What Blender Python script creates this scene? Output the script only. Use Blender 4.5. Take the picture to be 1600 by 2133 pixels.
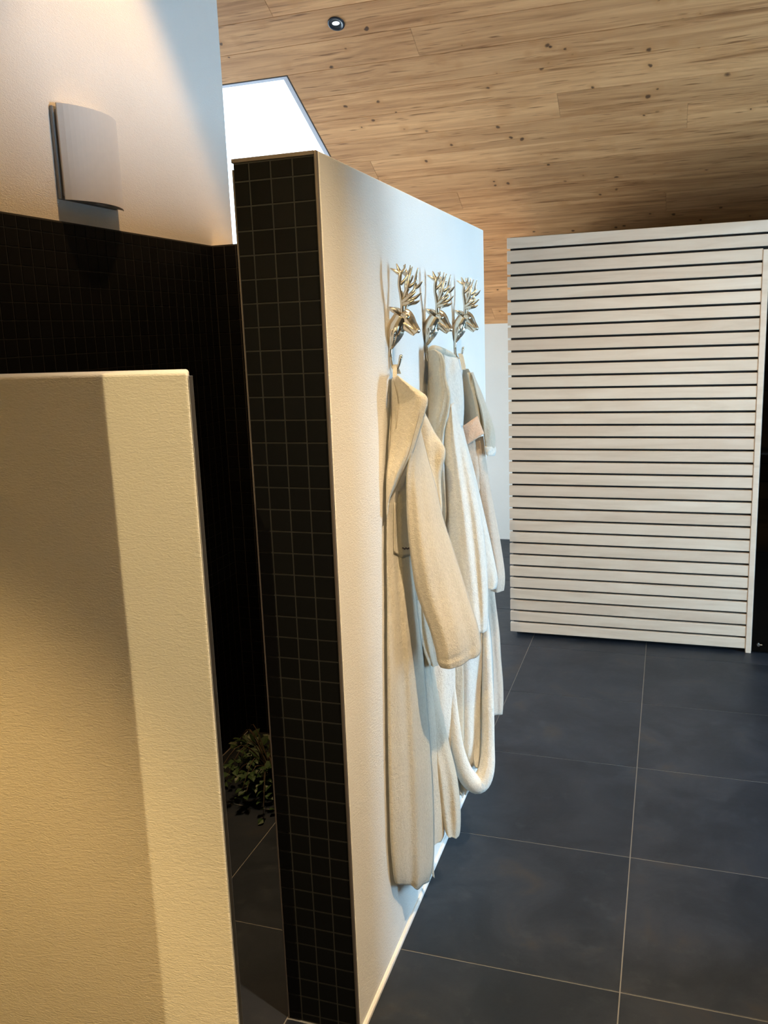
import bpy, bmesh, math, random
from mathutils import Vector, Matrix
random.seed(7)
for o in list(bpy.data.objects): bpy.data.objects.remove(o, do_unlink=True)
SC = bpy.context.scene
COL = SC.collection
PI = math.pi

# ---------------------------------------------------------------- camera
cam = bpy.data.cameras.new('camera'); camo = bpy.data.objects.new('camera', cam); COL.objects.link(camo)
R_ = Vector((0.94869573, 0.31396064, -0.03748512)); U_ = Vector((-0.02465064, 0.19163151, 0.98115733)); F_ = Vector((-0.31522812, 0.92989573, -0.18953933))
m = Matrix((R_, U_, -F_)).transposed().to_4x4(); m.translation = Vector((0.08231718, -4.41221404, 1.69292848))
camo.matrix_world = m
cam.sensor_fit = 'VERTICAL'; cam.sensor_height = 24.0
cam.lens = 1792.95 / 2133.0 * 24.0
cam.shift_x = -(792.5 - 800.0) / 2133.0
cam.shift_y = (1037.42 - 1066.5) / 2133.0
cam.clip_start = 0.02; cam.clip_end = 200
SC.camera = camo

# ---------------------------------------------------------------- world, exposure, lights
SC.view_settings.view_transform = 'Standard'; SC.view_settings.look = 'None'
SC.view_settings.gamma = 1.0; SC.view_settings.use_curve_mapping = False
SC.view_settings.exposure = 0.0
w = bpy.data.worlds.new('sky'); SC.world = w; w.use_nodes = True
bg = w.node_tree.nodes['Background']; bg.inputs[0].default_value = (0.66, 0.82, 1.0, 1); bg.inputs[1].default_value = 5.9

def area(name, loc, rot, sx, sy, power, col):
    l = bpy.data.lights.new(name, 'AREA'); l.shape = 'RECTANGLE'; l.size = sx; l.size_y = sy; l.energy = power; l.color = col
    o = bpy.data.objects.new(name, l); COL.objects.link(o); o.location = loc; o.rotation_euler = rot; return o
def spot(name, loc, target, power, col, size, blend, rad=0.03):
    l = bpy.data.lights.new(name, 'SPOT'); l.energy = power; l.color = col; l.spot_size = math.radians(size); l.spot_blend = blend; l.shadow_soft_size = rad
    o = bpy.data.objects.new(name, l); COL.objects.link(o); o.location = loc
    o.rotation_euler = (Vector(target) - Vector(loc)).to_track_quat('-Z', 'Y').to_euler(); return o
# daylight through the window bay beyond the slatted cabin (left), the glazed bays on the right and behind, and the roof light
area('daylight_far_window', (-4.22, 0.8, 1.0), (0, -PI/2, 0), 1.7, 2.6, 145, (0.70, 0.88, 1.0))
area('daylight_right_window', (3.42, -1.52, 1.1), (0, PI/2, 0), 1.9, 0.9, 222, (0.38, 0.69, 1.0))
rl = area('daylight_roof_portal', (-2.55, 0.88, 2.72), (-math.radians(27.6), 0, 0), 1.5, 1.95, 1, (1, 1, 1)); rl.data.cycles.is_portal = True
# warm recessed downlights, plus two added fill spots
spot('downlight_shower', (-1.13, -1.9, 3.9), (-1.13, -1.9, 0), 175, (1.0, 0.58, 0.24), 62, 0.35, 0.04)
spot('shower_floor_fill', (-1.15, -2.25, 3.9), (-1.15, -2.15, 0), 150, (1.0, 0.74, 0.42), 19, 0.7, 0.04)  # narrow fill spot added to lift the shower floor
spot('downlight_low_wall', (-1.15, -4.16, 2.75), (-1.15, -4.16, 0), 215, (1.0, 0.62, 0.21), 65, 0.45, 0.03)
spot('downlight_entry', (0.02, -5.25, 2.9), (-0.5, -3.2, 0.7), 150, (1.0, 0.76, 0.37), 100, 0.6, 0.003)
spot('downlight_corridor', (0.78, -3.35, 3.7), (-0.60, -2.76, 0.2), 600, (1.0, 0.74, 0.45), 46, 1.0, 0.05)
spot('robe_fill', (0.25, -2.35, 3.7), (-0.50, -1.75, 0.8), 135, (1.0, 0.78, 0.52), 44, 0.9, 0.04)  # fill spot added to warm and brighten the two farther robes
spot('downlight_cabin', (0.5, -2.5, 3.9), (0.1, 0.1, 0.3), 240, (1.0, 0.78, 0.50), 50, 0.9, 0.05)
#LIGHTVARIANT

# ---------------------------------------------------------------- helpers
def link(name, me, mat=None, parent=None):
    o = bpy.data.objects.new(name, me); COL.objects.link(o)
    if mat and not me.materials: me.materials.append(mat)
    if parent: o.parent = parent
    return o
def bm_obj(name, bm, mat, parent=None, smooth=False):
    me = bpy.data.meshes.new(name); bm.normal_update(); bm.to_mesh(me); bm.free()
    if smooth: me.polygons.foreach_set('use_smooth', [True]*len(me.polygons))
    return link(name, me, mat, parent)
def py_obj(name, vs, fs, mat, parent=None, smooth=False):
    me = bpy.data.meshes.new(name); me.from_pydata([tuple(v) for v in vs], [], fs); me.update()
    bm = bmesh.new(); bm.from_mesh(me); bmesh.ops.recalc_face_normals(bm, faces=bm.faces[:]); bm.to_mesh(me); bm.free()
    if smooth: me.polygons.foreach_set('use_smooth', [True]*len(me.polygons))
    return link(name, me, mat, parent)
def box_bm(x0, x1, y0, y1, z0, z1, bev=0.0, seg=1):
    bm = bmesh.new(); bmesh.ops.create_cube(bm, size=1.0)
    for v in bm.verts: v.co = Vector(((x0+x1)/2 + v.co.x*(x1-x0), (y0+y1)/2 + v.co.y*(y1-y0), (z0+z1)/2 + v.co.z*(z1-z0)))
    if bev: bmesh.ops.bevel(bm, geom=bm.edges[:], offset=bev, segments=seg, profile=0.5, affect='EDGES')
    return bm
def box(name, x0, x1, y0, y1, z0, z1, mat, parent=None, bev=0.0, seg=1, smooth=False):
    return bm_obj(name, box_bm(x0, x1, y0, y1, z0, z1, bev, seg), mat, parent, smooth)
def prism(name, poly, axis, a, b, mat, parent=None):
    """poly: 2-D outline; axis 'x' -> (y,z) outline extruded in x; 'z' -> (x,y) outline extruded in z"""
    n = len(poly); vs = []
    for t in (a, b):
        for p in poly: vs.append((t, p[0], p[1]) if axis == 'x' else (p[0], p[1], t))
    fs = [tuple(range(n)), tuple(range(2*n-1, n-1, -1))] + [(i, i+n, (i+1) % n + n, (i+1) % n) for i in range(n)]
    bm = bmesh.new(); bv = [bm.verts.new(v) for v in vs]
    for f in fs: bm.faces.new([bv[i] for i in f])
    bmesh.ops.recalc_face_normals(bm, faces=bm.faces[:])
    return bm_obj(name, bm, mat, parent)
def empty(name, loc):
    o = bpy.data.objects.new(name, None); COL.objects.link(o); o.location = loc; o.empty_display_size = 0.05; return o
def tag(o, label=None, cat=None, group=None, kind=None):
    for k, v in (('label', label), ('category', cat), ('group', group), ('kind', kind)):
        if v: o[k] = v
    return o
def keep(o, parent):
    """parent an object built in world coordinates without moving it"""
    o.parent = parent; o.matrix_parent_inverse = Matrix.Translation(parent.location).inverted() ; return o
def spline(pts, n):
    """Catmull-Rom through pts (tuples of any length)"""
    out = []; m_ = len(pts) - 1
    for i in range(n + 1):
        t = i / n * m_; k = min(int(t), m_ - 1); f = t - k
        p0 = pts[max(k-1, 0)]; p1 = pts[k]; p2 = pts[k+1]; p3 = pts[min(k+2, m_)]
        out.append(tuple(0.5*((2*b) + (-a+c)*f + (2*a-5*b+4*c-d)*f*f + (-a+3*b-3*c+d)*f**3) for a, b, c, d in zip(p0, p1, p2, p3)))
    return out
def tube(bm, pts, rad, n=10, sub=4, closed_tip=True, flat=1.0):
    """tapered tube through pts with a radius at each point, added to bm"""
    data = [tuple(p) + (r,) for p, r in zip(pts, rad)]
    P = spline(data, max(1, (len(pts)-1)*sub)) if len(pts) > 2 else data
    rings = []; prev = None; ref = None
    for i, p in enumerate(P):
        c = Vector(p[:3]); a = Vector(P[max(i-1, 0)][:3]); b = Vector(P[min(i+1, len(P)-1)][:3]); t = (b - a).normalized()
        if ref is None:
            ref = Vector((0, 1, 0)) if abs(t.y) < 0.9 else Vector((1, 0, 0))
        u = (ref - t*ref.dot(t)).normalized(); v = t.cross(u); ref = u
        r = max(p[3], 1e-4)
        rings.append([bm.verts.new(c + (u*math.cos(2*PI*k/n)*flat + v*math.sin(2*PI*k/n))*r) for k in range(n)])
    for A, B in zip(rings, rings[1:]):
        for k in range(n): bm.faces.new((A[k], A[(k+1) % n], B[(k+1) % n], B[k]))
    bm.faces.new(rings[0][::-1]); bm.faces.new(rings[-1])

# ---------------------------------------------------------------- materials
class NT:
    def __init__(s, name):
        s.m = bpy.data.materials.new(name); s.m.use_nodes = True; s.t = s.m.node_tree; s.b = s.t.nodes['Principled BSDF']
    def n(s, typ, **kw):
        nd = s.t.nodes.new(typ)
        for k, v in kw.items():
            if k.startswith('i_'):
                key = k[2:]; nd.inputs[int(key) if key.isdigit() else key.replace('_', ' ')].default_value = v
            else: setattr(nd, k, v)
        return nd
    def l(s, a, b): s.t.links.new(a, b); return s
    def pos(s): return s.n('ShaderNodeNewGeometry').outputs['Position']
    def noise(s, vec, scale, detail=3, rough=0.55, dist=0.0):
        nd = s.n('ShaderNodeTexNoise', i_Scale=scale, i_Detail=detail, i_Roughness=rough, i_Distortion=dist); s.l(vec, nd.inputs['Vector']); return nd.outputs['Fac']
    def map(s, vec, scale=(1, 1, 1), rot=(0, 0, 0), loc=(0, 0, 0)):
        nd = s.n('ShaderNodeMapping'); nd.inputs['Scale'].default_value = scale; nd.inputs['Rotation'].default_value = rot; nd.inputs['Location'].default_value = loc
        s.l(vec, nd.inputs['Vector']); return nd.outputs[0]
    def ramp(s, fac, stops):
        nd = s.n('ShaderNodeValToRGB'); e = nd.color_ramp.elements
        while len(e) > 1: e.remove(e[-1])
        e[0].position = stops[0][0]; e[0].color = (*stops[0][1], 1)
        for p, c in stops[1:]: x = e.new(p); x.color = (*c, 1)
        s.l(fac, nd.inputs[0]); return nd.outputs[0]
    def mix(s, a, b, fac, blend='MIX'):
        nd = s.n('ShaderNodeMix', data_type='RGBA', blend_type=blend)
        for sock, v in ((nd.inputs[0], fac), (nd.inputs[6], a), (nd.inputs[7], b)):
            if isinstance(v, (int, float)): sock.default_value = v
            elif isinstance(v, tuple): sock.default_value = (*v, 1)
            else: s.l(v, sock)
        return nd.outputs[2]
    def math(s, op, a, b=0.0):
        nd = s.n('ShaderNodeMath', operation=op)
        for sock, v in ((nd.inputs[0], a), (nd.inputs[1], b)):
            if isinstance(v, (int, float)): sock.default_value = v
            else: s.l(v, sock)
        return nd.outputs[0]
    def bump(s, h, strength, dist, prev=None):
        nd = s.n('ShaderNodeBump', i_Strength=strength, i_Distance=dist); s.l(h, nd.inputs['Height'])
        if prev: s.l(prev, nd.inputs['Normal'])
        return nd.outputs[0]
    def col(s, c):
        if isinstance(c, tuple): s.b.inputs['Base Color'].default_value = (*c, 1)
        else: s.l(c, s.b.inputs['Base Color'])
    def rough(s, r):
        if isinstance(r, (int, float)): s.b.inputs['Roughness'].default_value = r
        else: s.l(r, s.b.inputs['Roughness'])
    def nrm(s, n_): s.l(n_, s.b.inputs['Normal'])

def m_plaster():
    t = NT('plaster'); p = t.pos()
    a = t.noise(t.map(p, (1, 1, 1)), 3.0, 3); c = t.mix((0.80, 0.775, 0.73), (0.73, 0.705, 0.655), a); t.col(c); t.rough(0.92)
    fine = t.noise(t.map(p, (1, 1, 1.7)), 230, 3, 0.6); streak = t.noise(t.map(p, (1, 1, 3.2), (0.5, 0.25, 0)), 90, 3, 0.6, 0.8); big = t.noise(p, 9, 2)
    h = t.math('ADD', t.math('MULTIPLY', fine, 0.5), t.math('ADD', t.math('MULTIPLY', streak, 0.9), t.math('MULTIPLY', big, 0.8)))
    t.nrm(t.bump(h, 0.5, 0.003)); t.b.inputs['Specular IOR Level'].default_value = 0.2; return t.m
def m_simple(name, c, r=0.5, metal=0.0, spec=None):
    t = NT(name); t.rough(r); t.b.inputs['Metallic'].default_value = metal
    n_ = t.noise(t.pos(), 40, 2); t.col(t.mix(tuple(x*0.93 for x in c), c, n_))
    if spec is not None: t.b.inputs['Specular IOR Level'].default_value = spec
    return t.m
def m_mosaic():
    t = NT('black_mosaic_tile'); inf = t.n('ShaderNodeObjectInfo').outputs['Random']
    n_ = t.noise(t.pos(), 60, 3); c = t.mix((0.0030, 0.0034, 0.0038), (0.0050, 0.0054, 0.0058), inf); t.col(c)
    t.rough(t.math('ADD', t.math('MULTIPLY', n_, 0.15), 0.48)); t.b.inputs['Specular IOR Level'].default_value = 0.10
    t.nrm(t.bump(n_, 0.1, 0.001)); return t.m
def m_slate():
    t = NT('slate_floor_tile'); p = t.pos(); inf = t.n('ShaderNodeObjectInfo').outputs['Random']
    cb = t.n('ShaderNodeCombineXYZ'); t.l(t.math('MULTIPLY', inf, 13.0), cb.inputs[0]); t.l(t.math('MULTIPLY', inf, 7.0), cb.inputs[1])
    va = t.n('ShaderNodeVectorMath', operation='ADD'); t.l(p, va.inputs[0]); t.l(cb.outputs[0], va.inputs[1]); q = va.outputs[0]
    a = t.noise(q, 3.2, 6, 0.6, 0.8); b = t.noise(q, 14, 5, 0.65); g = t.noise(q, 300, 2)
    c = t.ramp(a, [(0.28, (0.0070, 0.0100, 0.0160)), (0.45, (0.0115, 0.0150, 0.0225)), (0.58, (0.018, 0.022, 0.031)), (0.72, (0.031, 0.028, 0.027))])
    c = t.mix(c, (0.045, 0.051, 0.060), t.ramp(b, [(0.56, (0, 0, 0)), (0.8, (0.5, 0.5, 0.5))])); t.col(c)
    t.rough(t.math('ADD', t.math('MULTIPLY', b, 0.18), 0.40)); h = t.math('ADD', t.math('MULTIPLY', a, 1.0), t.math('ADD', t.math('MULTIPLY', b, 0.5), t.math('MULTIPLY', g, 0.1)))
    t.nrm(t.bump(h, 0.35, 0.004)); t.b.inputs['Specular IOR Level'].default_value = 0.42; t.b.inputs['Specular Tint'].default_value = (0.84, 0.92, 1.0, 1); return t.m
SL = math.radians(27.6)
def m_larch():
    """brushed knotty softwood board; grain runs along world x, boards lie on the 27.6 degree roof slope"""
    t = NT('knotty_softwood'); p = t.pos(); inf = t.n('ShaderNodeObjectInfo').outputs['Random']
    q = t.map(p, (1, 1, 1), (SL, 0, 0))
    cb = t.n('ShaderNodeCombineXYZ'); t.l(t.math('MULTIPLY', inf, 31.0), cb.inputs[0]); t.l(t.math('MULTIPLY', inf, 3.0), cb.inputs[1])
    va = t.n('ShaderNodeVectorMath', operation='ADD'); t.l(q, va.inputs[0]); t.l(cb.outputs[0], va.inputs[1]); v = va.outputs[0]
    # knots: sparse round dark cores with a soft halo, slightly irregular
    wob = t.n('ShaderNodeTexNoise', i_Scale=26.0, i_Detail=2.0); t.l(v, wob.inputs['Vector'])
    wv = t.n('ShaderNodeVectorMath', operation='MULTIPLY_ADD'); t.l(wob.outputs['Color'], wv.inputs[0]); wv.inputs[1].default_value = (0.022, 0.022, 0); t.l(v, wv.inputs[2]); vq = wv.outputs[0]
    def knots(sc, r0, r1, keep_, off):
        k = t.n('ShaderNodeTexVoronoi', i_Scale=1.0, i_Randomness=1.0); k.feature = 'F1'; t.l(t.map(vq, (sc, sc, 0.01), loc=off), k.inputs['Vector'])
        sp_ = t.n('ShaderNodeSeparateColor'); t.l(k.outputs['Color'], sp_.inputs[0])
        gate = t.math('GREATER_THAN', sp_.outputs[0], 1-keep_); size = t.math('ADD', t.math('MULTIPLY', sp_.outputs[1], 0.7), 0.5)
        d = t.math('DIVIDE', k.outputs['Distance'], size)
        return t.math('MULTIPLY', t.ramp(d, [(r0, (1, 1, 1)), (r1, (0, 0, 0))]), gate), t.math('MULTIPLY', t.ramp(d, [(r1, (1, 1, 1)), (r1*3.2, (0, 0, 0))]), gate)
    k1, h1_ = knots(5.0, 0.058, 0.100, 0.80, (0, 0, 0)); k2, h2_ = knots(9.0, 0.065, 0.12, 0.85, (3.1, 1.7, 0))
    knot = t.math('MAXIMUM', k1, t.math('MULTIPLY', k2, 0.9)); halo = t.math('MAXIMUM', h1_, h2_)
    g1 = t.noise(t.map(v, (1.1, 19, 1)), 1.0, 6, 0.68, 1.1); g2 = t.noise(t.map(v, (7, 130, 1)), 1.0, 4, 0.6, 0.3); g3 = t.noise(t.map(v, (1.0, 5, 1)), 1.0, 2, 0.5, 0.5)
    c = t.ramp(g1, [(0.27, (0.17, 0.088, 0.042)), (0.44, (0.37, 0.225, 0.122)), (0.58, (0.50, 0.335, 0.20)), (0.78, (0.60, 0.43, 0.27))])
    c = t.mix(c, (0.34, 0.21, 0.12), t.math('MULTIPLY', t.ramp(g2, [(0.45, (0, 0, 0)), (0.75, (1, 1, 1))]), 0.35))
    c = t.mix(c, (0.62, 0.44, 0.28), t.math('MULTIPLY', t.ramp(g3, [(0.4, (0, 0, 0)), (0.7, (1, 1, 1))]), 0.45))
    dash = t.noise(t.map(v, (5.5, 90, 1), loc=(9, 2, 0)), 1.0, 2, 0.5, 0.2)
    c = t.mix(c, (0.16, 0.085, 0.04), t.ramp(dash, [(0.62, (0, 0, 0)), (0.72, (0.8, 0.8, 0.8))]))
    c = t.mix(c, (0.40, 0.24, 0.12), t.math('MULTIPLY', halo, 0.55)); c = t.mix(c, (0.075, 0.045, 0.028), knot)
    tint = t.ramp(inf, [(0.0, (0.86, 0.84, 0.82)), (0.5, (1.0, 1.0, 1.0)), (1.0, (1.08, 1.07, 1.05))]); c = t.mix(c, tint, 1.0, 'MULTIPLY'); c = t.mix(c, (1.27, 0.93, 0.65), 1.0, 'MULTIPLY')
    t.col(c); t.rough(0.62); t.nrm(t.bump(t.math('ADD', g1, g2), 0.12, 0.002)); t.b.inputs['Specular IOR Level'].default_value = 0.25; return t.m
def m_aspen():
    t = NT('pale_aspen_slat'); p = t.pos(); inf = t.n('ShaderNodeObjectInfo').outputs['Random']
    cb = t.n('ShaderNodeCombineXYZ'); t.l(t.math('MULTIPLY', inf, 23.0), cb.inputs[0])
    va = t.n('ShaderNodeVectorMath', operation='ADD'); t.l(p, va.inputs[0]); t.l(cb.outputs[0], va.inputs[1]); v = va.outputs[0]
    g = t.noise(t.map(v, (1.6, 1, 14)), 1.5, 4, 0.6, 0.6); g2 = t.noise(t.map(v, (8, 1, 160)), 1.0, 3); g3 = t.noise(v, 1.6, 2)
    c = t.ramp(g, [(0.3, (0.60, 0.47, 0.355)), (0.5, (0.68, 0.55, 0.43)), (0.7, (0.73, 0.61, 0.49))])
    c = t.mix(c, (0.66, 0.50, 0.38), t.math('MULTIPLY', t.ramp(g3, [(0.4, (0, 0, 0)), (0.65, (1, 1, 1))]), 0.35))
    tint = t.ramp(inf, [(0.0, (0.93, 0.90, 0.88)), (1.0, (1.04, 1.04, 1.04))]); c = t.mix(c, tint, 1.0, 'MULTIPLY')
    t.col(c); t.rough(0.55); t.nrm(t.bump(g2, 0.06, 0.001)); return t.m
def m_terry(name, c):
    t = NT(name); p = t.pos()
    f = t.noise(p, 330, 3, 0.75); f2 = t.noise(p, 120, 4, 0.7); b = t.noise(t.map(p, (1, 1, 0.5)), 16, 3)
    t.col(t.mix(tuple(x*0.86 for x in c), c, t.ramp(f2, [(0.3, (0, 0, 0)), (0.65, (1, 1, 1))])))
    h = t.math('ADD', t.math('MULTIPLY', f, 0.7), t.math('ADD', f2, t.math('MULTIPLY', b, 2.2)))
    t.nrm(t.bump(h, 0.75, 0.0045)); t.rough(0.97); t.b.inputs['Specular IOR Level'].default_value = 0.1
    t.b.inputs['Sheen Weight'].default_value = 0.25; t.b.inputs['Sheen Roughness'].default_value = 0.6; return t.m
def m_emit(name, c, s):
    m_ = bpy.data.materials.new(name); m_.use_nodes = True; n_ = m_.node_tree; b = n_.nodes['Principled BSDF']
    b.inputs['Base Color'].default_value = (*c, 1); b.inputs['Emission Color'].default_value = (*c, 1); b.inputs['Emission Strength'].default_value = s; return m_
def m_glass(name, tint, refl=1.0):
    m_ = bpy.data.materials.new(name); m_.use_nodes = True; t = m_.node_tree; t.nodes.clear()
    o = t.nodes.new('ShaderNodeOutputMaterial'); tr = t.nodes.new('ShaderNodeBsdfTransparent'); tr.inputs[0].default_value = (*tint, 1)
    gl = t.nodes.new('ShaderNodeBsdfGlossy'); gl.inputs['Roughness'].default_value = 0.02; gl.inputs[0].default_value = (refl, refl, refl, 1)
    fr0 = t.nodes.new('ShaderNodeFresnel'); fr0.inputs[0].default_value = 1.45; ge = t.nodes.new('ShaderNodeNewGeometry')
    sb = t.nodes.new('ShaderNodeMath'); sb.operation = 'SUBTRACT'; sb.inputs[0].default_value = 1.0; t.links.new(ge.outputs['Backfacing'], sb.inputs[1])
    fr = t.nodes.new('ShaderNodeMath'); fr.operation = 'MULTIPLY'; t.links.new(fr0.outputs[0], fr.inputs[0]); t.links.new(sb.outputs[0], fr.inputs[1]); mx = t.nodes.new('ShaderNodeMixShader')
    t.links.new(fr.outputs[0], mx.inputs[0]); t.links.new(tr.outputs[0], mx.inputs[1]); t.links.new(gl.outputs[0], mx.inputs[2]); t.links.new(mx.outputs[0], o.inputs[0]); return m_

PLASTER = m_plaster(); MOSAIC = m_mosaic(); SLATE = m_slate(); LARCH = m_larch(); ASPEN = m_aspen()
GROUT = m_simple('mosaic_grout', (0.034, 0.034, 0.033), 0.9); FGROUT = m_simple('floor_grout', (0.20, 0.20, 0.195), 0.9)
WHITE = m_simple('white_paint', (0.78, 0.79, 0.79), 0.8); BLACK = m_simple('black_lining', (0.006, 0.006, 0.006), 0.8); DARKWOOD = m_simple('dark_underlay', (0.05, 0.03, 0.02), 0.8)
STEEL = m_simple('brushed_steel', (0.42, 0.40, 0.38), 0.35, 1.0); BEAD = m_simple('anodised_edge_trim', (0.22, 0.19, 0.17), 0.45, 0.7); SILVER = m_simple('champagne_metal', (0.74, 0.66, 0.53), 0.27, 1.0)
FRAMEGREY = m_simple('window_frame_grey', (0.60, 0.58, 0.64), 0.6); PLASTIC = m_simple('white_plastic', (0.72, 0.71, 0.69), 0.45); GREYP = m_simple('grey_plastic', (0.30, 0.30, 0.30), 0.5)
TERRY_CREAM = m_terry('cream_terry', (0.57, 0.52, 0.425)); TERRY_WHITE = m_terry('white_terry', (0.80, 0.77, 0.70)); TERRY_PEACH = m_terry('peach_terry', (0.76, 0.60, 0.47)); BELT_PEACH = m_terry('peach_belt_terry', (0.86, 0.56, 0.38)); VELOUR = m_terry('cream_velour', (0.68, 0.61, 0.48)); THREAD = m_simple('dark_thread', (0.07, 0.05, 0.06), 0.9)
LENS = m_emit('lit_lamp', (0.92, 0.97, 1.0), 1.6); LAMPBLACK = m_simple('black_lamp_metal', (0.012, 0.014, 0.022), 0.35, 0.0)
GLASS = m_glass('clear_glass', (0.97, 0.98, 0.98)); DARKGLASS = m_glass('smoked_glass', (0.35, 0.33, 0.30), 0.9)
LEAF = m_simple('green_leaf', (0.030, 0.062, 0.020), 0.5); STEM = m_simple('brown_stem', (0.06, 0.04, 0.02), 0.8); POT = m_simple('black_pot', (0.006, 0.006, 0.006), 0.5)

# ================================================================ setting
TS = math.tan(SL); CS = math.cos(SL); SN = math.sin(SL)
def ceil_z(y): return 1.72 + TS*(2.35 - y)
def roof(x, s, n): return (x, 2.35 - s*CS + n*SN, 1.72 + s*SN + n*CS)
def inview(P):
    d = Vector(P) - camo.location; z = d.dot(F_); return 792.5 + 1792.95*d.dot(R_)/z, 1037.4 - 1792.95*d.dot(U_)/z

# ---- floor: slate tiles in a grout bed
floor = box('floor', -4.0, 3.2, -7.0, 2.4, -0.12, -0.0015, FGROUT); tag(floor, kind='structure')
def slab(x0, x1, y0, y1):
    g = 0.0016; bm = bmesh.new(); a, b, c, d = x0+g, x1-g, y0+g, y1-g
    top = [(a+.001, c+.001), (b-.001, c+.001), (b-.001, d-.001), (a+.001, d-.001)]; bot = [(a, c), (b, c), (b, d), (a, d)]
    vs = [(x, y, -0.010) for x, y in bot] + [(x, y, -0.0006) for x, y in bot] + [(x, y, 0.0) for x, y in top]
    fs = [(i, (i+1) % 4, (i+1) % 4+4, i+4) for i in range(4)] + [(i+4, (i+1) % 4+4, (i+1) % 4+8, i+8) for i in range(4)] + [(8, 9, 10, 11)]
    py_obj('tile', vs, fs, SLATE, floor)
for i in range(-2, 5):
    for j in range(-7, 4):
        x0, x1, y0, y1 = 0.6*i, 0.6*i+0.6, 0.6*j, 0.6*j+0.6
        if i >= -1: slab(x0, min(x1, 3.2), y0, min(y1, 2.35))
        elif j >= -1: slab(x0, x1, y0, min(y1, 2.35))
        if i == -2 and j == -2: pass
for x0, x1 in ((-1.8, -1.2), (-2.4, -1.8)):
    for j in range(-2, 4): slab(x0, x1, 0.6*j if j > -2 else -1.07, min(0.6*j+0.6, 2.35))
slab(-1.2, -0.6, -1.07, -0.6)
for y0, y1 in ((-4.2, -3.6), (-3.6, -3.0), (-3.0, -2.418), (-2.418, -1.838), (-1.838, -1.285)):
    slab(-1.63, -1.205, y0, y1)
    if y1 < -2.9: slab(-1.205, -0.795, y0, y1); slab(-0.795, -0.6, y0, y1)
    else: slab(-1.205, -0.795, y0, y1)
slab(-0.795, -0.6, -3.0, -2.716)

# ---- ceiling: boards on the roof slope around the roof light
ceiling = py_obj('ceiling', *(lambda V: (V, [(0, 1, 2, 3), (4, 7, 6, 5), (0, 4, 5, 1), (1, 5, 6, 2), (2, 6, 7, 3), (3, 7, 4, 0), ]))(
    [roof(x, s, n) for n in (0.022, 0.16) for x, s in ((-1.80, -0.1), (3.2, -0.1), (3.2, 6.26), (-1.80, 6.26))]), DARKWOOD)
tag(ceiling, kind='structure')
bm = bmesh.new()
for x0, x1, s0, s1 in ((-4.0, -1.8, -0.1, 0.783), (-4.0, -1.8, 2.741, 6.26), (-4.0, -3.3, 0.783, 2.741)):
    V = [bm.verts.new(roof(x, s, n)) for n in (0.022, 0.16) for x, s in ((x0, s0), (x1, s0), (x1, s1), (x0, s1))]
    for f in ((0, 1, 2, 3), (4, 7, 6, 5), (0, 4, 5, 1), (1, 5, 6, 2), (2, 6, 7, 3), (3, 7, 4, 0)): bm.faces.new([V[i] for i in f])
bm_obj('roof_underlay', bm, DARKWOOD, ceiling)
def board(x0, x1, s0, s1, n0=0.0, n1=0.022):
    g = 0.0004; e = 0.0012; a, b, c, d = x0+g, x1-g, s0+g, s1-g
    V = [roof(x, s, n1) for x, s in ((a, c), (b, c), (b, d), (a, d))] + [roof(x, s, n0+e) for x, s in ((a, c), (b, c), (b, d), (a, d))] + [roof(x, s, n0) for x, s in ((a+e, c+e), (b-e, c+e), (b-e, d-e), (a+e, d-e))]
    F = [(i, i+4, (i+1) % 4+4, (i+1) % 4) for i in range(4)] + [(i+4, i+8, (i+1) % 4+8, (i+1) % 4+4) for i in range(4)] + [(8, 11, 10, 9)]
    return py_obj('board', V, F, LARCH, ceiling)
JOINT = {11: 0.135, 12: -0.485, 15: -1.10, 17: -1.717, 10: -1.585, 13: 1.6, 14: 1.1, 16: 0.9, 9: 1.35, 8: -1.15}
for k in range(-1, 36):
    s0 = 0.071 + 0.178*k; s1 = s0 + 0.178
    if k == -1: s0 = 0.0
    if s1 > 6.25: break
    jx = JOINT.get(k, ((k*1.234) % 3.7) - 1.2); xs = sorted([jx + 3.7*t for t in (-2, -1, 0, 1, 2)])
    left = -1.80 if 4 <= k < 15 else -4.0
    xs = [left] + [x for x in xs if left + 0.05 < x < 3.15] + [3.2]
    for a, b in zip(xs, xs[1:]):
        if k == 16 and a < -1.435 < b:      # board with the hole for the lamp is notched round it
            for p, q_ in ((a, b),): board(p, q_, s0, s1)
        else: board(a, b, s0, s1)
    if 4 <= k < 15: board(-4.0, -3.3, s0, s1)
prism('ceiling_back_slope', [(-3.2, ceil_z(-3.2)), (-7.0, 2.9), (-7.0, 3.05), (-3.2, ceil_z(-3.2)+0.16)], 'x', -4.0, 3.2, LARCH)['kind'] = 'structure'

# ---- roof light (window_1): dark edge trim, white reveal, glass
win1 = empty('window_1', roof(-2.55, 1.76, 0.0)); tag(win1, kind='structure')
def frame_bm(x0, x1, s0, s1, t, n0, n1):
    bm = bmesh.new()
    for a, b, c, d in ((x0, x1, s0, s0+t), (x0, x1, s1-t, s1), (x0, x0+t, s0+t, s1-t), (x1-t, x1, s0+t, s1-t)):
        V = [bm.verts.new(roof(x, s, n)) for n in (n0, n1) for x, s in ((a, c), (b, c), (b, d), (a, d))]
        for f in ((0, 1, 2, 3), (4, 7, 6, 5), (0, 4, 5, 1), (1, 5, 6, 2), (2, 6, 7, 3), (3, 7, 4, 0)): bm.faces.new([V[i] for i in f])
    bmesh.ops.recalc_face_normals(bm, faces=bm.faces[:]); return bm
keep(bm_obj('edge_trim', frame_bm(-3.3, -1.80, 0.783, 2.741, 0.006, -0.001, 0.024), DARKWOOD), win1)
keep(bm_obj('reveal', frame_bm(-3.32, -1.797, 0.78, 2.744, 0.02, 0.024, 0.16), WHITE), win1)
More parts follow.
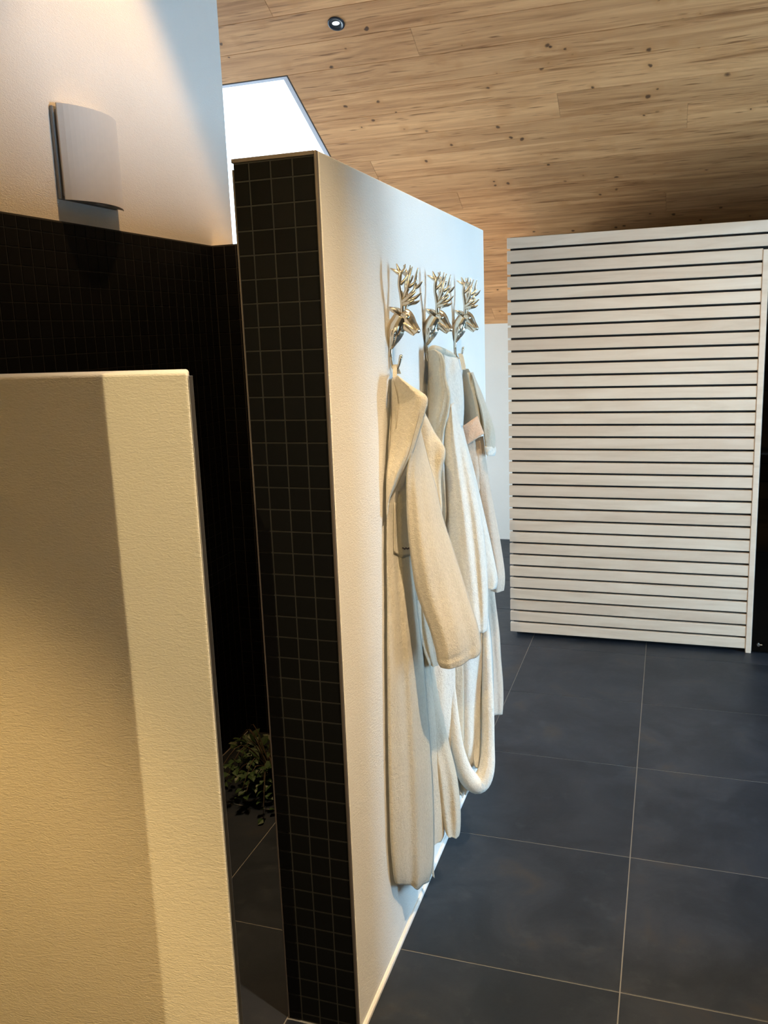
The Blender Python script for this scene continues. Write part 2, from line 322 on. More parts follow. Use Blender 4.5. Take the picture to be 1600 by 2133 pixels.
keep(bm_obj('pane_frame', frame_bm(-3.29, -1.808, 0.79, 2.733, 0.030, 0.012, 0.03), FRAMEGREY), win1)
V = [roof(x, s, n) for n in (0.15, 0.155) for x, s in ((-3.32, 0.78), (-1.79, 0.78), (-1.79, 2.75), (-3.32, 2.75))]
keep(py_obj('pane', V, [(0, 3, 2, 1), (4, 5, 6, 7), (0, 1, 5, 4), (1, 2, 6, 5), (2, 3, 7, 6), (3, 0, 4, 7)], GLASS), win1)

# ---- outer walls
tag(box('wall_far', -4.0, 3.2, 2.35, 2.5, 0.0, 1.76, PLASTER), kind='structure')
def wall_with_hole(name, x0, x1, y0, y1, zt, wy0, wy1, wz0, wz1):
    bm = bmesh.new()
    def add(a, b, c, d):
        if b - a < .001: return
        V = [bm.verts.new(p) for x in (x0, x1) for p in ((x, a, c), (x, b, c), (x, b, min(d, zt(b))), (x, a, min(d, zt(a))))]
        for f in ((0, 1, 2, 3), (7, 6, 5, 4), (0, 4, 5, 1), (1, 5, 6, 2), (2, 6, 7, 3), (3, 7, 4, 0)): bm.faces.new([V[i] for i in f])
    add(y0, -3.2, 0, 99); add(-3.2, wy0, 0, 99); add(wy1, y1, 0, 99); add(wy0, wy1, 0, wz0); add(wy0, wy1, wz1, 99)
    bmesh.ops.recalc_face_normals(bm, faces=bm.faces[:]); o = bm_obj(name, bm, PLASTER); tag(o, kind='structure'); return o
def zt(y): return ceil_z(y) - 0.001 if y > -3.2 else ceil_z(-3.2) - (-3.2 - y)*(ceil_z(-3.2) - 2.9)/3.8
wall_with_hole('wall_left_outer', -4.15, -4.0, -7.0, 2.35, zt, -0.5, 2.1, 0.1, 1.75)
wall_with_hole('wall_right', 3.2, 3.35, -7.0, 2.35, zt, -1.97, -1.07, 0.08, 2.05)
tag(box('wall_back', -4.0, 3.2, -7.15, -7.0, 0.0, 2.95, PLASTER), kind='structure')
for n_, x, y0, y1, z0, z1 in (('window_2', -4.07, -0.5, 2.1, 0.1, 1.75), ('window_3', 3.27, -1.97, -1.07, 0.08, 2.05)):
    e = empty(n_, (x, (y0+y1)/2, z0)); tag(e, kind='structure')
    bm = bmesh.new()
    for a, b, c, d in ((y0, y1, z0, z0+.05), (y0, y1, z1-.05, z1), (y0, y0+.05, z0+.05, z1-.05), (y1-.05, y1, z0+.05, z1-.05), ((y0+y1)/2-.025, (y0+y1)/2+.025, z0+.05, z1-.05)):
        M = Matrix.Translation((x, (a+b)/2, (c+d)/2)) @ Matrix.Diagonal((.05, b-a, d-c, 1)); bmesh.ops.create_cube(bm, size=1, matrix=M)
    keep(bm_obj('window_frame', bm, WHITE), e); keep(box('pane', x-.003, x+.003, y0+.05, y1-.05, z0+.05, z1-.05, GLASS), e)
# out of frame: wall added to block window light; entry wall shading the low wall
prism('wall_daylight_block', [(-2.2, 0), (-2.05, 0), (-2.05, ceil_z(-2.05)-.01), (-2.2, ceil_z(-2.2)-.01)], 'x', 0.85, 3.2, PLASTER)['kind'] = 'structure'
tag(box('wall_entry', -1.62, -0.357, -4.42, -4.27, 0.0, 3.0, PLASTER), kind='structure')

# ---- left wall with the mosaic dado, the back return of the shower
wl = prism('wall_left', [(-5.2, 0), (-1.10, 0), (-1.10, ceil_z(-1.10)+.02), (-3.2, ceil_z(-3.2)), (-5.2, 3.6)], 'x', -1.80, -1.640, PLASTER); tag(wl, kind='structure')
keep_p = wl
ZJ = [2.010 - 0.0497*k for k in range(41)]
ZR = [(2.010, 2.046)] + [(a - 0.0497, a) for a in ZJ[:-1]] + [(0.001, ZJ[-1])]
TILE_ME = {}
def tile_me(wd, ht):
    key = (round(wd, 4), round(ht, 4))
    if key not in TILE_ME:
        a, b, e, t = wd/2, ht/2, 0.0006, 0.0013
        P = lambda w_, h_, d_: [(-w_, -d_, -h_), (w_, -d_, -h_), (w_, -d_, h_), (-w_, -d_, h_)]
        vs = P(a, b, 0) + P(a, b, t-e) + P(a-e, b-e, t)
        fs = [(i, (i+1) % 4, (i+1) % 4+4, i+4) for i in range(4)] + [(i+4, (i+1) % 4+4, (i+1) % 4+8, i+8) for i in range(4)] + [(8, 9, 10, 11)]
        me = bpy.data.meshes.new('tile'); me.from_pydata(vs, [], fs); me.update(); me.materials.append(MOSAIC); TILE_ME[key] = me
    return TILE_ME[key]
rt = random.Random(3)
def mosaic(parent, cells, limit):
    """cells: (centre on the grout bed, facing angle about z, width, height); nearest `limit` in view become tile parts, the rest one joined part"""
    g = 0.0031; seen = []; rest = []
    for c in cells:
        u, v = inview(c[0]); ok = -20 < u < 620 and v > 0 and not (u < 395 + (v-775)*0.068 and v > 790)
        (seen if ok else rest).append(c)
    seen.sort(key=lambda c: (Vector(c[0]) - camo.location).length)
    rest += seen[limit:]; seen = seen[:limit]
    for p, a, wd, ht in seen:
        o = bpy.data.objects.new('tile', tile_me(wd-g, ht-g)); COL.objects.link(o); o.parent = parent; o.location = p
        o.rotation_euler = (rt.uniform(-.006, .006), 0, a + rt.uniform(-.006, .006))
    if rest:
        vs, fs = [], []
        for p, a, wd, ht in rest:
            me = tile_me(wd-g, ht-g); M = Matrix.Translation(p) @ Matrix.Rotation(a, 4, 'Z'); n = len(vs)
            vs += [M @ v.co for v in me.vertices]; fs += [tuple(n + i for i in f.vertices) for f in me.polygons]
        tag(py_obj('mosaic_tiles', vs, fs, MOSAIC, parent), kind='stuff')
XF = -1.6345
box('grout_bed', -1.6405, XF, -5.2, -1.285, 0.0, 2.049, GROUT, wl)
ys = [-1.285 - 0.0497*k for k in range(40)]
mosaic(wl, [((XF, (a+b)/2, (c+d)/2), PI/2, a-b, d-c) for a, b in zip(ys, ys[1:]) for c, d in ZR], 280)

wb = box('wall_shower_back', -1.64, -0.79, -1.278, -1.075, 0.0, 2.05, PLASTER); tag(wb, kind='structure')
box('grout_bed', -1.638, -0.792, -1.2835, -1.277, 0.0, 2.050, GROUT, wb)
xs = [-1.634 + 0.0497*k for k in range(17)] + [-0.79]
mosaic(wb, [(((a+b)/2, -1.2835, (c+d)/2), 0.0, b-a, d-c) for a, b in zip(xs, xs[1:]) for c, d in ZR], 170)

# ---- partition: plaster on the robe side, mosaic on the end and the shower side
bm = box_bm(-0.785, -0.5985, -2.7085, -1.072, 0.0, 2.0555)
wp = bm_obj('wall_partition', bm, PLASTER); tag(wp, kind='structure')
mod = wp.modifiers.new('b', 'BEVEL'); mod.width = 0.004; mod.segments = 3
box('grout_bed', -0.789, -0.6065, -2.7112, -2.700, 0.0, 2.050, GROUT, wp)
box('grout_bed', -0.7885, -0.780, -2.7085, -1.285, 0.0, 2.050, GROUT, wp)
xe = [-0.7895, -0.754, -0.705, -0.656, -0.6075]
mosaic(wp, [(((a+b)/2, -2.7112, (c+d)/2), 0.0, b-a, d-c) for a, b in zip(xe, xe[1:]) for c, d in ZR], 300)
yl = [-2.7085 + 0.0497*k for k in range(29)] + [-1.285]
mosaic(wp, [((-0.7885, (a+b)/2, (c+d)/2), -PI/2, b-a, d-c) for a, b in zip(yl, yl[1:]) for c, d in ZR], 0)
box('corner_trim', -0.6068, -0.6005, -2.7155, -2.704, 0.0, 2.0555, BEAD, wp, 0.0012)
box('corner_trim', -0.7925, -0.7890, -2.7135, -2.704, 0.0, 2.035, BEAD, wp, 0.0008)
box('top_trim', -0.7925, -0.6068, -2.7145, -2.695, 2.0475, 2.0560, BEAD, wp, 0.001)
bs = prism('baseboard_partition', [(-0.5985, 0.0), (-0.5905, 0.0), (-0.5905, 0.009), (-0.5945, 0.0135), (-0.5985, 0.0135)], 'x', 0, 1, PLASTER)
for v in bs.data.vertices: x, y, z = v.co; v.co = (y, -2.70 + x*1.62, z)
bs.data.flip_normals(); tag(bs, kind='structure')

# ---- low plaster wall in front of the shower, its end splayed back
lw = prism('wall_low_shower', [(-1.64, -3.3), (-0.5835, -3.3), (-0.641, -3.2), (-1.64, -3.2)], 'z', 0.0, 1.6465, PLASTER); tag(lw, kind='structure')
mod = lw.modifiers.new('b', 'BEVEL'); mod.width = 0.005; mod.segments = 3
prism('corner_trim', [(-0.5835, -3.2985), (-0.5797, -3.294), (-0.584, -3.286), (-0.590, -3.286)], 'z', 0.0, 1.640, STEEL, lw)
# garment sections in metres: left edge xyz, right edge xyz, bulge; top to hem
ROBE = {
 'r1_body': [(-0.588,-2.326,1.5017, -0.5781,-2.25,1.4944, 0.004), (-0.588,-2.3637,1.3841, -0.5691,-2.25,1.3674, 0.005), (-0.588,-2.3857,1.2647, -0.5653,-2.25,1.2379, 0.006), (-0.588,-2.4038,1.1441, -0.5646,-2.25,1.0921, 0.014), (-0.588,-2.4143,1.0204, -0.5575,-2.25,0.9707, 0.032), (-0.588,-2.4289,0.8967, -0.5452,-2.25,0.8335, 0.032), (-0.588,-2.4397,0.7701, -0.5369,-2.25,0.6933, 0.032), (-0.588,-2.4507,0.6419, -0.5297,-2.25,0.5501, 0.032), (-0.588,-2.4579,0.5099, -0.5253,-2.25,0.4034, 0.032), (-0.588,-2.4614,0.3734, -0.5262,-2.25,0.2602, 0.032), (-0.588,-2.4512,0.2791, -0.5314,-2.25,0.175, 0.032), (-0.588,-2.4389,0.2365, -0.5445,-2.25,0.1168, 0.032)],
 'r1_foldA': [(-0.5692,-2.22,0.9605, -0.5601,-2.16,0.9422, 0.012), (-0.5679,-2.22,0.8204, -0.5542,-2.16,0.7992, 0.012), (-0.5652,-2.22,0.6774, -0.5439,-2.16,0.6536, 0.012), (-0.5624,-2.22,0.5312, -0.5334,-2.16,0.5052, 0.012), (-0.5582,-2.22,0.382, -0.5241,-2.16,0.3535, 0.012), (-0.555,-2.22,0.291, -0.5203,-2.16,0.2686, 0.012), (-0.5492,-2.22,0.238, -0.52,-2.16,0.2215, 0.012), (-0.5441,-2.22,0.2125, -0.5264,-2.16,0.2, 0.012)],
 'r1_foldB': [(-0.5676,-2.17,0.8306, -0.5589,-2.12,0.8133, 0.015), (-0.5634,-2.17,0.7294, -0.5472,-2.12,0.7108, 0.015), (-0.5583,-2.17,0.6565, -0.5375,-2.12,0.637, 0.015), (-0.5532,-2.17,0.5828, -0.5233,-2.12,0.563, 0.015), (-0.5484,-2.17,0.4932, -0.505,-2.12,0.4736, 0.015), (-0.5388,-2.17,0.4184, -0.4891,-2.12,0.3986, 0.015), (-0.5306,-2.17,0.3428, -0.4805,-2.12,0.322, 0.015), (-0.5221,-2.17,0.2742, -0.4788,-2.12,0.2593, 0.015), (-0.5157,-2.17,0.2362, -0.4813,-2.12,0.2114, 0.015), (-0.5087,-2.17,0.2201, -0.4861,-2.12,0.1915, 0.015)],
 'r1_sleeve_back': [(-0.5763,-2.2,1.0921, -0.5589,-2.15,1.08, 0.012), (-0.577,-2.2,0.9816, -0.548,-2.15,0.9682, 0.012), (-0.5717,-2.2,0.8837, -0.539,-2.15,0.8833, 0.012), (-0.5597,-2.2,0.8136, -0.5311,-2.15,0.8046, 0.012), (-0.5468,-2.2,0.7747, -0.5266,-2.15,0.7614, 0.012), (-0.5429,-2.2,0.7636, -0.5284,-2.15,0.7452, 0.012)],
 'r1_sleeve': [(-0.5071,-2.37,1.4553, -0.5326,-2.25,1.4413, 0.002), (-0.5142,-2.37,1.4278, -0.5257,-2.25,1.4123, 0.008), (-0.5365,-2.37,1.3551, -0.5117,-2.25,1.3527, 0.022), (-0.5416,-2.37,1.2752, -0.4939,-2.25,1.2851, 0.035), (-0.5396,-2.37,1.1818, -0.4764,-2.25,1.2014, 0.045), (-0.5321,-2.37,1.0999, -0.4545,-2.25,1.1303, 0.05), (-0.5226,-2.37,1.0339, -0.435,-2.25,1.0653, 0.05), (-0.5026,-2.37,0.9707, -0.4166,-2.25,1.0039, 0.05), (-0.4872,-2.37,0.925, -0.4005,-2.25,0.9513, 0.048), (-0.4757,-2.37,0.8776, -0.3869,-2.25,0.9038, 0.045), (-0.4713,-2.37,0.8477, -0.3799,-2.25,0.8542, 0.042), (-0.4627,-2.37,0.8313, -0.3828,-2.25,0.8335, 0.038)],
 'r1_collar': [(-0.588,-2.2842,1.5815, -0.5554,-2.36,1.5853, 0.024), (-0.588,-2.3096,1.5733, -0.5445,-2.36,1.5769, 0.024), (-0.588,-2.3154,1.5579, -0.5204,-2.36,1.5588, 0.024), (-0.588,-2.3235,1.5234, -0.4819,-2.36,1.5311, 0.024), (-0.588,-2.3277,1.4872, -0.488,-2.36,1.4898, 0.024), (-0.588,-2.341,1.4422, -0.5055,-2.36,1.4386, 0.024), (-0.588,-2.3584,1.3955, -0.5219,-2.36,1.3938, 0.024), (-0.588,-2.3803,1.3438, -0.5487,-2.36,1.3435, 0.024), (-0.588,-2.3891,1.3024, -0.5678,-2.36,1.3061, 0.024), (-0.588,-2.3941,1.2602, -0.5855,-2.36,1.2759, 0.024), (-0.588,-2.3938,1.2292, -0.588,-2.3761,1.2441, 0.024)],
 'r1_lapel': [(-0.5367,-2.25,1.4791, -0.5268,-2.22,1.4785, 0.006), (-0.5402,-2.25,1.4502, -0.5132,-2.22,1.4505, 0.006), (-0.5384,-2.25,1.4237, -0.4982,-2.22,1.4213, 0.006), (-0.5288,-2.25,1.3933, -0.4768,-2.22,1.3895, 0.006), (-0.5194,-2.25,1.3577, -0.4749,-2.22,1.3613, 0.006), (-0.5112,-2.25,1.3233, -0.4865,-2.22,1.3148, 0.006), (-0.5006,-2.25,1.2785, -0.4877,-2.22,1.2667, 0.006), (-0.4925,-2.25,1.2399, -0.4859,-2.22,1.2314, 0.006), (-0.4866,-2.25,1.2115, -0.4879,-2.22,1.205, 0.006)],
 'r1_yoke': [(-0.588,-2.3016,1.5728, -0.588,-2.2435,1.5692, 0.003), (-0.588,-2.3119,1.5541, -0.5864,-2.19,1.5454, 0.006), (-0.588,-2.3195,1.523, -0.5554,-2.19,1.5117, 0.006), (-0.588,-2.3277,1.4872, -0.5539,-2.19,1.4731, 0.006), (-0.588,-2.341,1.4422, -0.5634,-2.19,1.424, 0.006), (-0.588,-2.3559,1.3829, -0.5872,-2.19,1.3584, 0.004)],
 'r2_yoke': [(-0.588,-1.9508,1.6231, -0.588,-1.8795,1.6234, 0.003), (-0.588,-1.959,1.5958, -0.5764,-1.87,1.5928, 0.005), (-0.588,-1.9649,1.5377, -0.5675,-1.87,1.5309, 0.005), (-0.588,-1.9735,1.4544, -0.5651,-1.87,1.4439, 0.005), (-0.588,-1.9797,1.3416, -0.5755,-1.87,1.3261, 0.005), (-0.588,-1.9782,1.1969, -0.5793,-1.87,1.1759, 0.005)],
 'r1_pocket': [(-0.5703,-2.377,1.2672, -0.5632,-2.288,1.2456, 0.004), (-0.5728,-2.377,1.2323, -0.5629,-2.288,1.2121, 0.004), (-0.5752,-2.377,1.2009, -0.5627,-2.288,1.1783, 0.004), (-0.5766,-2.377,1.1631, -0.5627,-2.288,1.1391, 0.004), (-0.5776,-2.377,1.1351, -0.5624,-2.288,1.1075, 0.004)],
 'r1_tab': [(-0.5525,-2.2,0.1545, -0.548,-2.19,0.1488, 0.002), (-0.552,-2.2,0.1198, -0.5474,-2.19,0.114, 0.002), (-0.5496,-2.2,0.098, -0.5452,-2.19,0.0874, 0.002)],
 'r2_collar': [(-0.588,-1.9442,1.6354, -0.5558,-2,1.6389, 0.02), (-0.588,-1.9561,1.6233, -0.5336,-2,1.6247, 0.02), (-0.588,-1.959,1.5958, -0.5244,-2,1.5975, 0.02), (-0.588,-1.9628,1.5585, -0.5225,-2,1.5594, 0.02), (-0.588,-1.9625,1.5096, -0.511,-2,1.5087, 0.02), (-0.588,-1.9728,1.4613, -0.5162,-2,1.4634, 0.02), (-0.588,-1.9764,1.4265, -0.5256,-2,1.4289, 0.02), (-0.588,-1.9701,1.3832, -0.5352,-2,1.3843, 0.02), (-0.588,-1.9651,1.3252, -0.5379,-2,1.3308, 0.02), (-0.588,-1.9561,1.2512, -0.5339,-2,1.2599, 0.02), (-0.588,-1.9374,1.1592, -0.5316,-2,1.1709, 0.02), (-0.588,-1.8919,1.0919, -0.5372,-2,1.12, 0.02)],
 'r2_neck': [(-0.5528,-1.93,1.6256, -0.5486,-1.86,1.6159, 0.006), (-0.5473,-1.93,1.6157, -0.5223,-1.86,1.6067, 0.006), (-0.5452,-1.93,1.5836, -0.5125,-1.86,1.5794, 0.006), (-0.5431,-1.93,1.5486, -0.5073,-1.86,1.5436, 0.006), (-0.5342,-1.93,1.4922, -0.504,-1.86,1.486, 0.006), (-0.525,-1.93,1.4496, -0.5048,-1.86,1.4454, 0.006), (-0.5143,-1.93,1.4069, -0.5087,-1.86,1.4017, 0.006)],
 'r2_sleeve': [(-0.5237,-1.98,1.4755, -0.5185,-1.93,1.4807, 0.01), (-0.5335,-1.98,1.4267, -0.505,-1.93,1.4325, 0.02), (-0.5409,-1.98,1.3562, -0.4862,-1.93,1.3569, 0.03), (-0.5398,-1.98,1.285, -0.4701,-1.93,1.2851, 0.035), (-0.5389,-1.98,1.1985, -0.4527,-1.93,1.1982, 0.04), (-0.5351,-1.98,1.1111, -0.4394,-1.93,1.1179, 0.04), (-0.5283,-1.98,1.0227, -0.4304,-1.93,1.0291, 0.04), (-0.5155,-1.98,0.9336, -0.4259,-1.93,0.9316, 0.036), (-0.5052,-1.98,0.8587, -0.4256,-1.93,0.8478, 0.032), (-0.4972,-1.98,0.8105, -0.4278,-1.93,0.7969, 0.03), (-0.4917,-1.98,0.7911, -0.431,-1.93,0.7797, 0.026)],
 'r2_sleeve_back': [(-0.5284,-1.88,1.4418, -0.5258,-1.84,1.448, 0.015), (-0.5097,-1.88,1.3427, -0.5023,-1.84,1.3447, 0.015), (-0.4992,-1.88,1.2692, -0.4826,-1.84,1.2704, 0.015), (-0.4859,-1.88,1.1802, -0.463,-1.84,1.1805, 0.015), (-0.4755,-1.88,1.0903, -0.4433,-1.84,1.0899, 0.015), (-0.4665,-1.88,0.9993, -0.4249,-1.84,0.9984, 0.015), (-0.4601,-1.88,0.9304, -0.4122,-1.84,0.9215, 0.015), (-0.4516,-1.88,0.8937, -0.4171,-1.84,0.8884, 0.015)],
 'r2_body': [(-0.588,-2.0508,1.2678, -0.5242,-1.84,1.2321, 0.02), (-0.588,-2.0728,1.0587, -0.4903,-1.84,1.0032, 0.02), (-0.588,-2.0891,0.9034, -0.4484,-1.84,0.8328, 0.02), (-0.588,-2.0894,0.7999, -0.4345,-1.84,0.722, 0.02), (-0.588,-2.0898,0.6948, -0.4298,-1.84,0.6091, 0.02), (-0.588,-2.0812,0.5687, -0.4299,-1.84,0.4773, 0.02), (-0.588,-2.0694,0.4695, -0.4296,-1.84,0.377, 0.02), (-0.588,-2.0433,0.3928, -0.4368,-1.84,0.3084, 0.02), (-0.588,-2.0022,0.339, -0.4661,-1.84,0.2703, 0.02)],
 'r2_skirt': [(-0.588,-2.0867,0.7239, -0.5418,-1.92,0.6628, 0.02), (-0.588,-2.0751,0.6277, -0.5377,-1.92,0.5667, 0.02), (-0.588,-2.0632,0.5294, -0.5288,-1.92,0.4698, 0.02), (-0.588,-2.0293,0.4179, -0.5199,-1.92,0.3718, 0.02), (-0.5698,-1.99,0.3186, -0.5054,-1.92,0.307, 0.02), (-0.5399,-1.99,0.2651, -0.4874,-1.92,0.2558, 0.02), (-0.5169,-1.99,0.2518, -0.5022,-1.92,0.2233, 0.02)],
 'r2_lobe': [(-0.4543,-1.9,0.7421, -0.4346,-1.87,0.7329, 0.018), (-0.4545,-1.9,0.6309, -0.4254,-1.87,0.6216, 0.018), (-0.4544,-1.9,0.5342, -0.4235,-1.87,0.5243, 0.018), (-0.4549,-1.9,0.4031, -0.4221,-1.87,0.3925, 0.018), (-0.4577,-1.9,0.3197, -0.4248,-1.87,0.3, 0.018), (-0.4695,-1.9,0.2711, -0.4303,-1.87,0.2366, 0.018), (-0.4907,-1.9,0.2309, -0.4419,-1.87,0.2008, 0.018), (-0.507,-1.9,0.2081, -0.4677,-1.87,0.1764, 0.018)],
 'r2_tongue': [(-0.5018,-1.93,0.702, -0.4657,-1.9,0.6937, 0.016), (-0.4978,-1.93,0.591, -0.4629,-1.9,0.5819, 0.016), (-0.4937,-1.93,0.4784, -0.4601,-1.9,0.4684, 0.016), (-0.4905,-1.93,0.397, -0.4583,-1.9,0.3862, 0.016), (-0.4836,-1.93,0.3484, -0.4606,-1.9,0.3326, 0.016), (-0.4763,-1.93,0.3211, -0.4643,-1.9,0.302, 0.016)],
 'r2_belt': [(-0.5211,-2,0.7269, -0.4948,-1.985,0.7234, 0.003), (-0.5202,-2,0.6339, -0.4937,-1.985,0.6302, 0.003), (-0.5177,-2,0.5398, -0.494,-1.985,0.5357, 0.003), (-0.5148,-2,0.4606, -0.4955,-1.985,0.4557, 0.003), (-0.5124,-2,0.4272, -0.496,-1.985,0.4331, 0.003)],
 'r3_collar': [(-0.588,-1.5078,1.5587, -0.5473,-1.6,1.5625, 0.012), (-0.588,-1.517,1.5365, -0.538,-1.6,1.5435, 0.012), (-0.588,-1.5123,1.5069, -0.5337,-1.6,1.512, 0.012), (-0.588,-1.5106,1.4412, -0.5267,-1.6,1.4518, 0.012), (-0.588,-1.5148,1.3921, -0.5177,-1.6,1.4039, 0.012), (-0.588,-1.5117,1.342, -0.5104,-1.6,1.3575, 0.012)],
 'r3_roll': [(-0.5479,-1.62,1.5511, -0.5363,-1.6,1.5497, 0.012), (-0.5436,-1.62,1.5213, -0.5271,-1.6,1.5229, 0.012), (-0.5331,-1.62,1.4819, -0.5164,-1.6,1.4833, 0.012), (-0.5243,-1.62,1.4345, -0.5091,-1.6,1.4357, 0.012), (-0.517,-1.62,1.387, -0.5034,-1.6,1.3879, 0.012), (-0.5112,-1.62,1.3471, -0.4992,-1.6,1.3479, 0.012)],
 'r3_sleeve': [(-0.5367,-1.62,1.5509, -0.538,-1.57,1.5497, 0.02), (-0.5276,-1.62,1.521, -0.5271,-1.57,1.5209, 0.02), (-0.5202,-1.62,1.4818, -0.5098,-1.57,1.4809, 0.02), (-0.5081,-1.62,1.4376, -0.4943,-1.57,1.436, 0.02), (-0.5008,-1.62,1.3933, -0.4787,-1.57,1.391, 0.02), (-0.4966,-1.62,1.3519, -0.4678,-1.57,1.3491, 0.02), (-0.4925,-1.62,1.3072, -0.4667,-1.57,1.3086, 0.02), (-0.4895,-1.62,1.2912, -0.4686,-1.57,1.2907, 0.02)],
 'r3_cuff': [(-0.493,-1.625,1.3095, -0.4693,-1.565,1.3063, 0.022), (-0.4917,-1.625,1.2887, -0.4647,-1.565,1.2868, 0.022), (-0.4854,-1.625,1.2775, -0.4698,-1.565,1.2688, 0.022)],
 'r3_belt': [(-0.5598,-1.66,1.3773, -0.5129,-1.63,1.4102, 0.006), (-0.5569,-1.66,1.3599, -0.5068,-1.63,1.3928, 0.006), (-0.5525,-1.66,1.3378, -0.4991,-1.63,1.3722, 0.006), (-0.5465,-1.66,1.3156, -0.4914,-1.63,1.3516, 0.006)],
 'r3_body': [(-0.5771,-1.6,1.3688, -0.5287,-1.52,1.3595, 0.02), (-0.5705,-1.6,1.2877, -0.5183,-1.52,1.2767, 0.02), (-0.5675,-1.6,1.1894, -0.5148,-1.52,1.1763, 0.02), (-0.564,-1.6,1.0226, -0.5003,-1.52,1.0066, 0.02), (-0.5621,-1.6,0.8523, -0.4907,-1.52,0.8333, 0.02), (-0.5556,-1.6,0.7452, -0.48,-1.52,0.7245, 0.02), (-0.5488,-1.6,0.6474, -0.4692,-1.52,0.6252, 0.02), (-0.5418,-1.6,0.5574, -0.465,-1.52,0.5334, 0.02), (-0.5346,-1.6,0.4684, -0.459,-1.52,0.4427, 0.02), (-0.5272,-1.6,0.3949, -0.4581,-1.52,0.3671, 0.02), (-0.5141,-1.6,0.3453, -0.4621,-1.52,0.3146, 0.02)],
 'r3_panel': [(-0.5559,-1.64,1.3176, -0.5274,-1.62,1.3471, 0.01), (-0.5505,-1.64,1.2614, -0.514,-1.62,1.2749, 0.01), (-0.5419,-1.64,1.1968, -0.5055,-1.62,1.194, 0.01), (-0.5313,-1.64,1.1482, -0.5093,-1.62,1.158, 0.01)],
 'r3_sleeve_front': [(-0.5325,-1.62,1.3311, -0.5051,-1.58,1.3373, 0.012), (-0.5256,-1.62,1.2586, -0.4964,-1.58,1.2561, 0.02), (-0.5172,-1.62,1.1775, -0.4861,-1.58,1.1742, 0.024), (-0.5122,-1.62,1.0822, -0.4693,-1.58,1.0784, 0.028), (-0.5037,-1.62,0.9877, -0.4523,-1.58,0.9818, 0.03), (-0.4937,-1.62,0.8872, -0.4385,-1.58,0.879, 0.03), (-0.4877,-1.62,0.8366, -0.4373,-1.58,0.8329, 0.028), (-0.4798,-1.62,0.8098, -0.441,-1.58,0.8018, 0.025)],
}# ================================================================ slatted sauna cabin
sa = empty('sauna_cabin', (-0.72, 0.16, 0.0)); tag(sa, 'tall pale wooden cabin clad in horizontal slats with a dark glass door', 'sauna')
YS = 0.149
def sp(o): keep(o, sa); return o
sp(box('backing_board', -0.712, 0.489, YS+0.021, YS+0.04, 0.045, 2.135, BLACK))
sp(box('plinth', -0.70, 2.38, YS+0.05, 2.05, 0.0, 0.045, BLACK))
def carcass():
    bm = bmesh.new()
    for b in ((-0.712, -0.68, YS+.04, 2.1, .045, 2.135), (2.35, 2.39, YS+.04, 2.1, .045, 2.135), (-0.68, 2.35, 2.06, 2.1, .045, 2.135), (-0.712, 2.39, YS+.02, 2.1, 2.135, 2.143), (1.27, 2.35, YS+.021, YS+.05, .045, 2.0), (.489, 2.35, YS+.021, YS+.05, 2.0, 2.135)):
        bmesh.ops.create_cube(bm, size=1, matrix=Matrix.Translation(((b[0]+b[1])/2, (b[2]+b[3])/2, (b[4]+b[5])/2)) @ Matrix.Diagonal((b[1]-b[0], b[3]-b[2], b[5]-b[4], 1)))
    return bm
c_ = sp(bm_obj('carcass', carcass(), BLACK)); 
sp(box('side_panel', -0.7145, -0.7122, YS+.03, 2.1, .05, 2.135, ASPEN))
P_ = 0.0645; zg0 = 2.081
for i in range(33):
    zt_ = zg0 + P_ - 0.0054 - P_*i; zb_ = zg0 - P_*i + 0.0054
    if i == 32: zb_ = 0.022
    x1 = 2.39 if i < 2 else 0.487
    o = sp(box('slat', -0.7265, x1, YS, YS+0.021, zb_, zt_, ASPEN, None, 0.0028, 2))
    if i > 1: sp(box('slat', 1.29, 2.39, YS, YS+0.021, zb_, zt_, ASPEN, None, 0.0028, 2))
fr = sp(box('door_frame', 0.4872, 0.514, YS-0.004, YS+0.05, 0.0, 2.006, ASPEN, None, 0.002, 1))
box('frame_head', 0.514, 1.262, YS-0.004, YS+0.05, 1.962, 2.006, ASPEN, None, 0.002, 1); o = bpy.data.objects['frame_head']; sp(o)
sp(box('door_frame', 1.262, 1.289, YS-0.004, YS+0.05, 0.0, 2.006, ASPEN, None, 0.002, 1))
dr = sp(box('glass_door', 0.517, 1.259, YS+0.006, YS+0.014, 0.008, 1.958, DARKGLASS, None, 0.001, 1))
def lock():
    bm = bmesh.new(); y = YS+.003
    tube(bm, [(0.548, y+.003, .048), (0.548, y-.010, .048)], [.0075, .0075], 6); tube(bm, [(0.553, y-.004, .048), (0.566, y-.004, .048)], [.0028, .0028], 6)
    tube(bm, [(0.541, y, .048), (0.555, y, .048)], [.003, .003], 6); tube(bm, [(0.548, y, .039), (0.548, y, .057)], [.003, .003], 6); return bm
k_ = bm_obj('lock_bolt', lock(), STEEL); k_.parent = dr; k_.matrix_parent_inverse = Matrix.Identity(4)
sp(box('edge_seal', 0.5150, 0.5168, YS+0.004, YS+0.012, 0.01, 1.955, STEEL))
for zb, y0 in ((0.47, 1.0), (0.98, 1.5)):
    for j in range(4): sp(box('bench_board', -0.60, 2.30, y0 + .12*j, y0+.105 + .12*j, zb, zb+.03, ASPEN, None, 0.003, 1))
    sp(box('bench_front', -0.60, 2.30, y0-.001, y0+.02, zb-.10, zb-.002, ASPEN))
for j in range(16): sp(box('inner_panel', -0.66, 2.33, 2.04, 2.058, .06 + .127*j, .18 + .127*j, ASPEN, None, 0.003, 1))

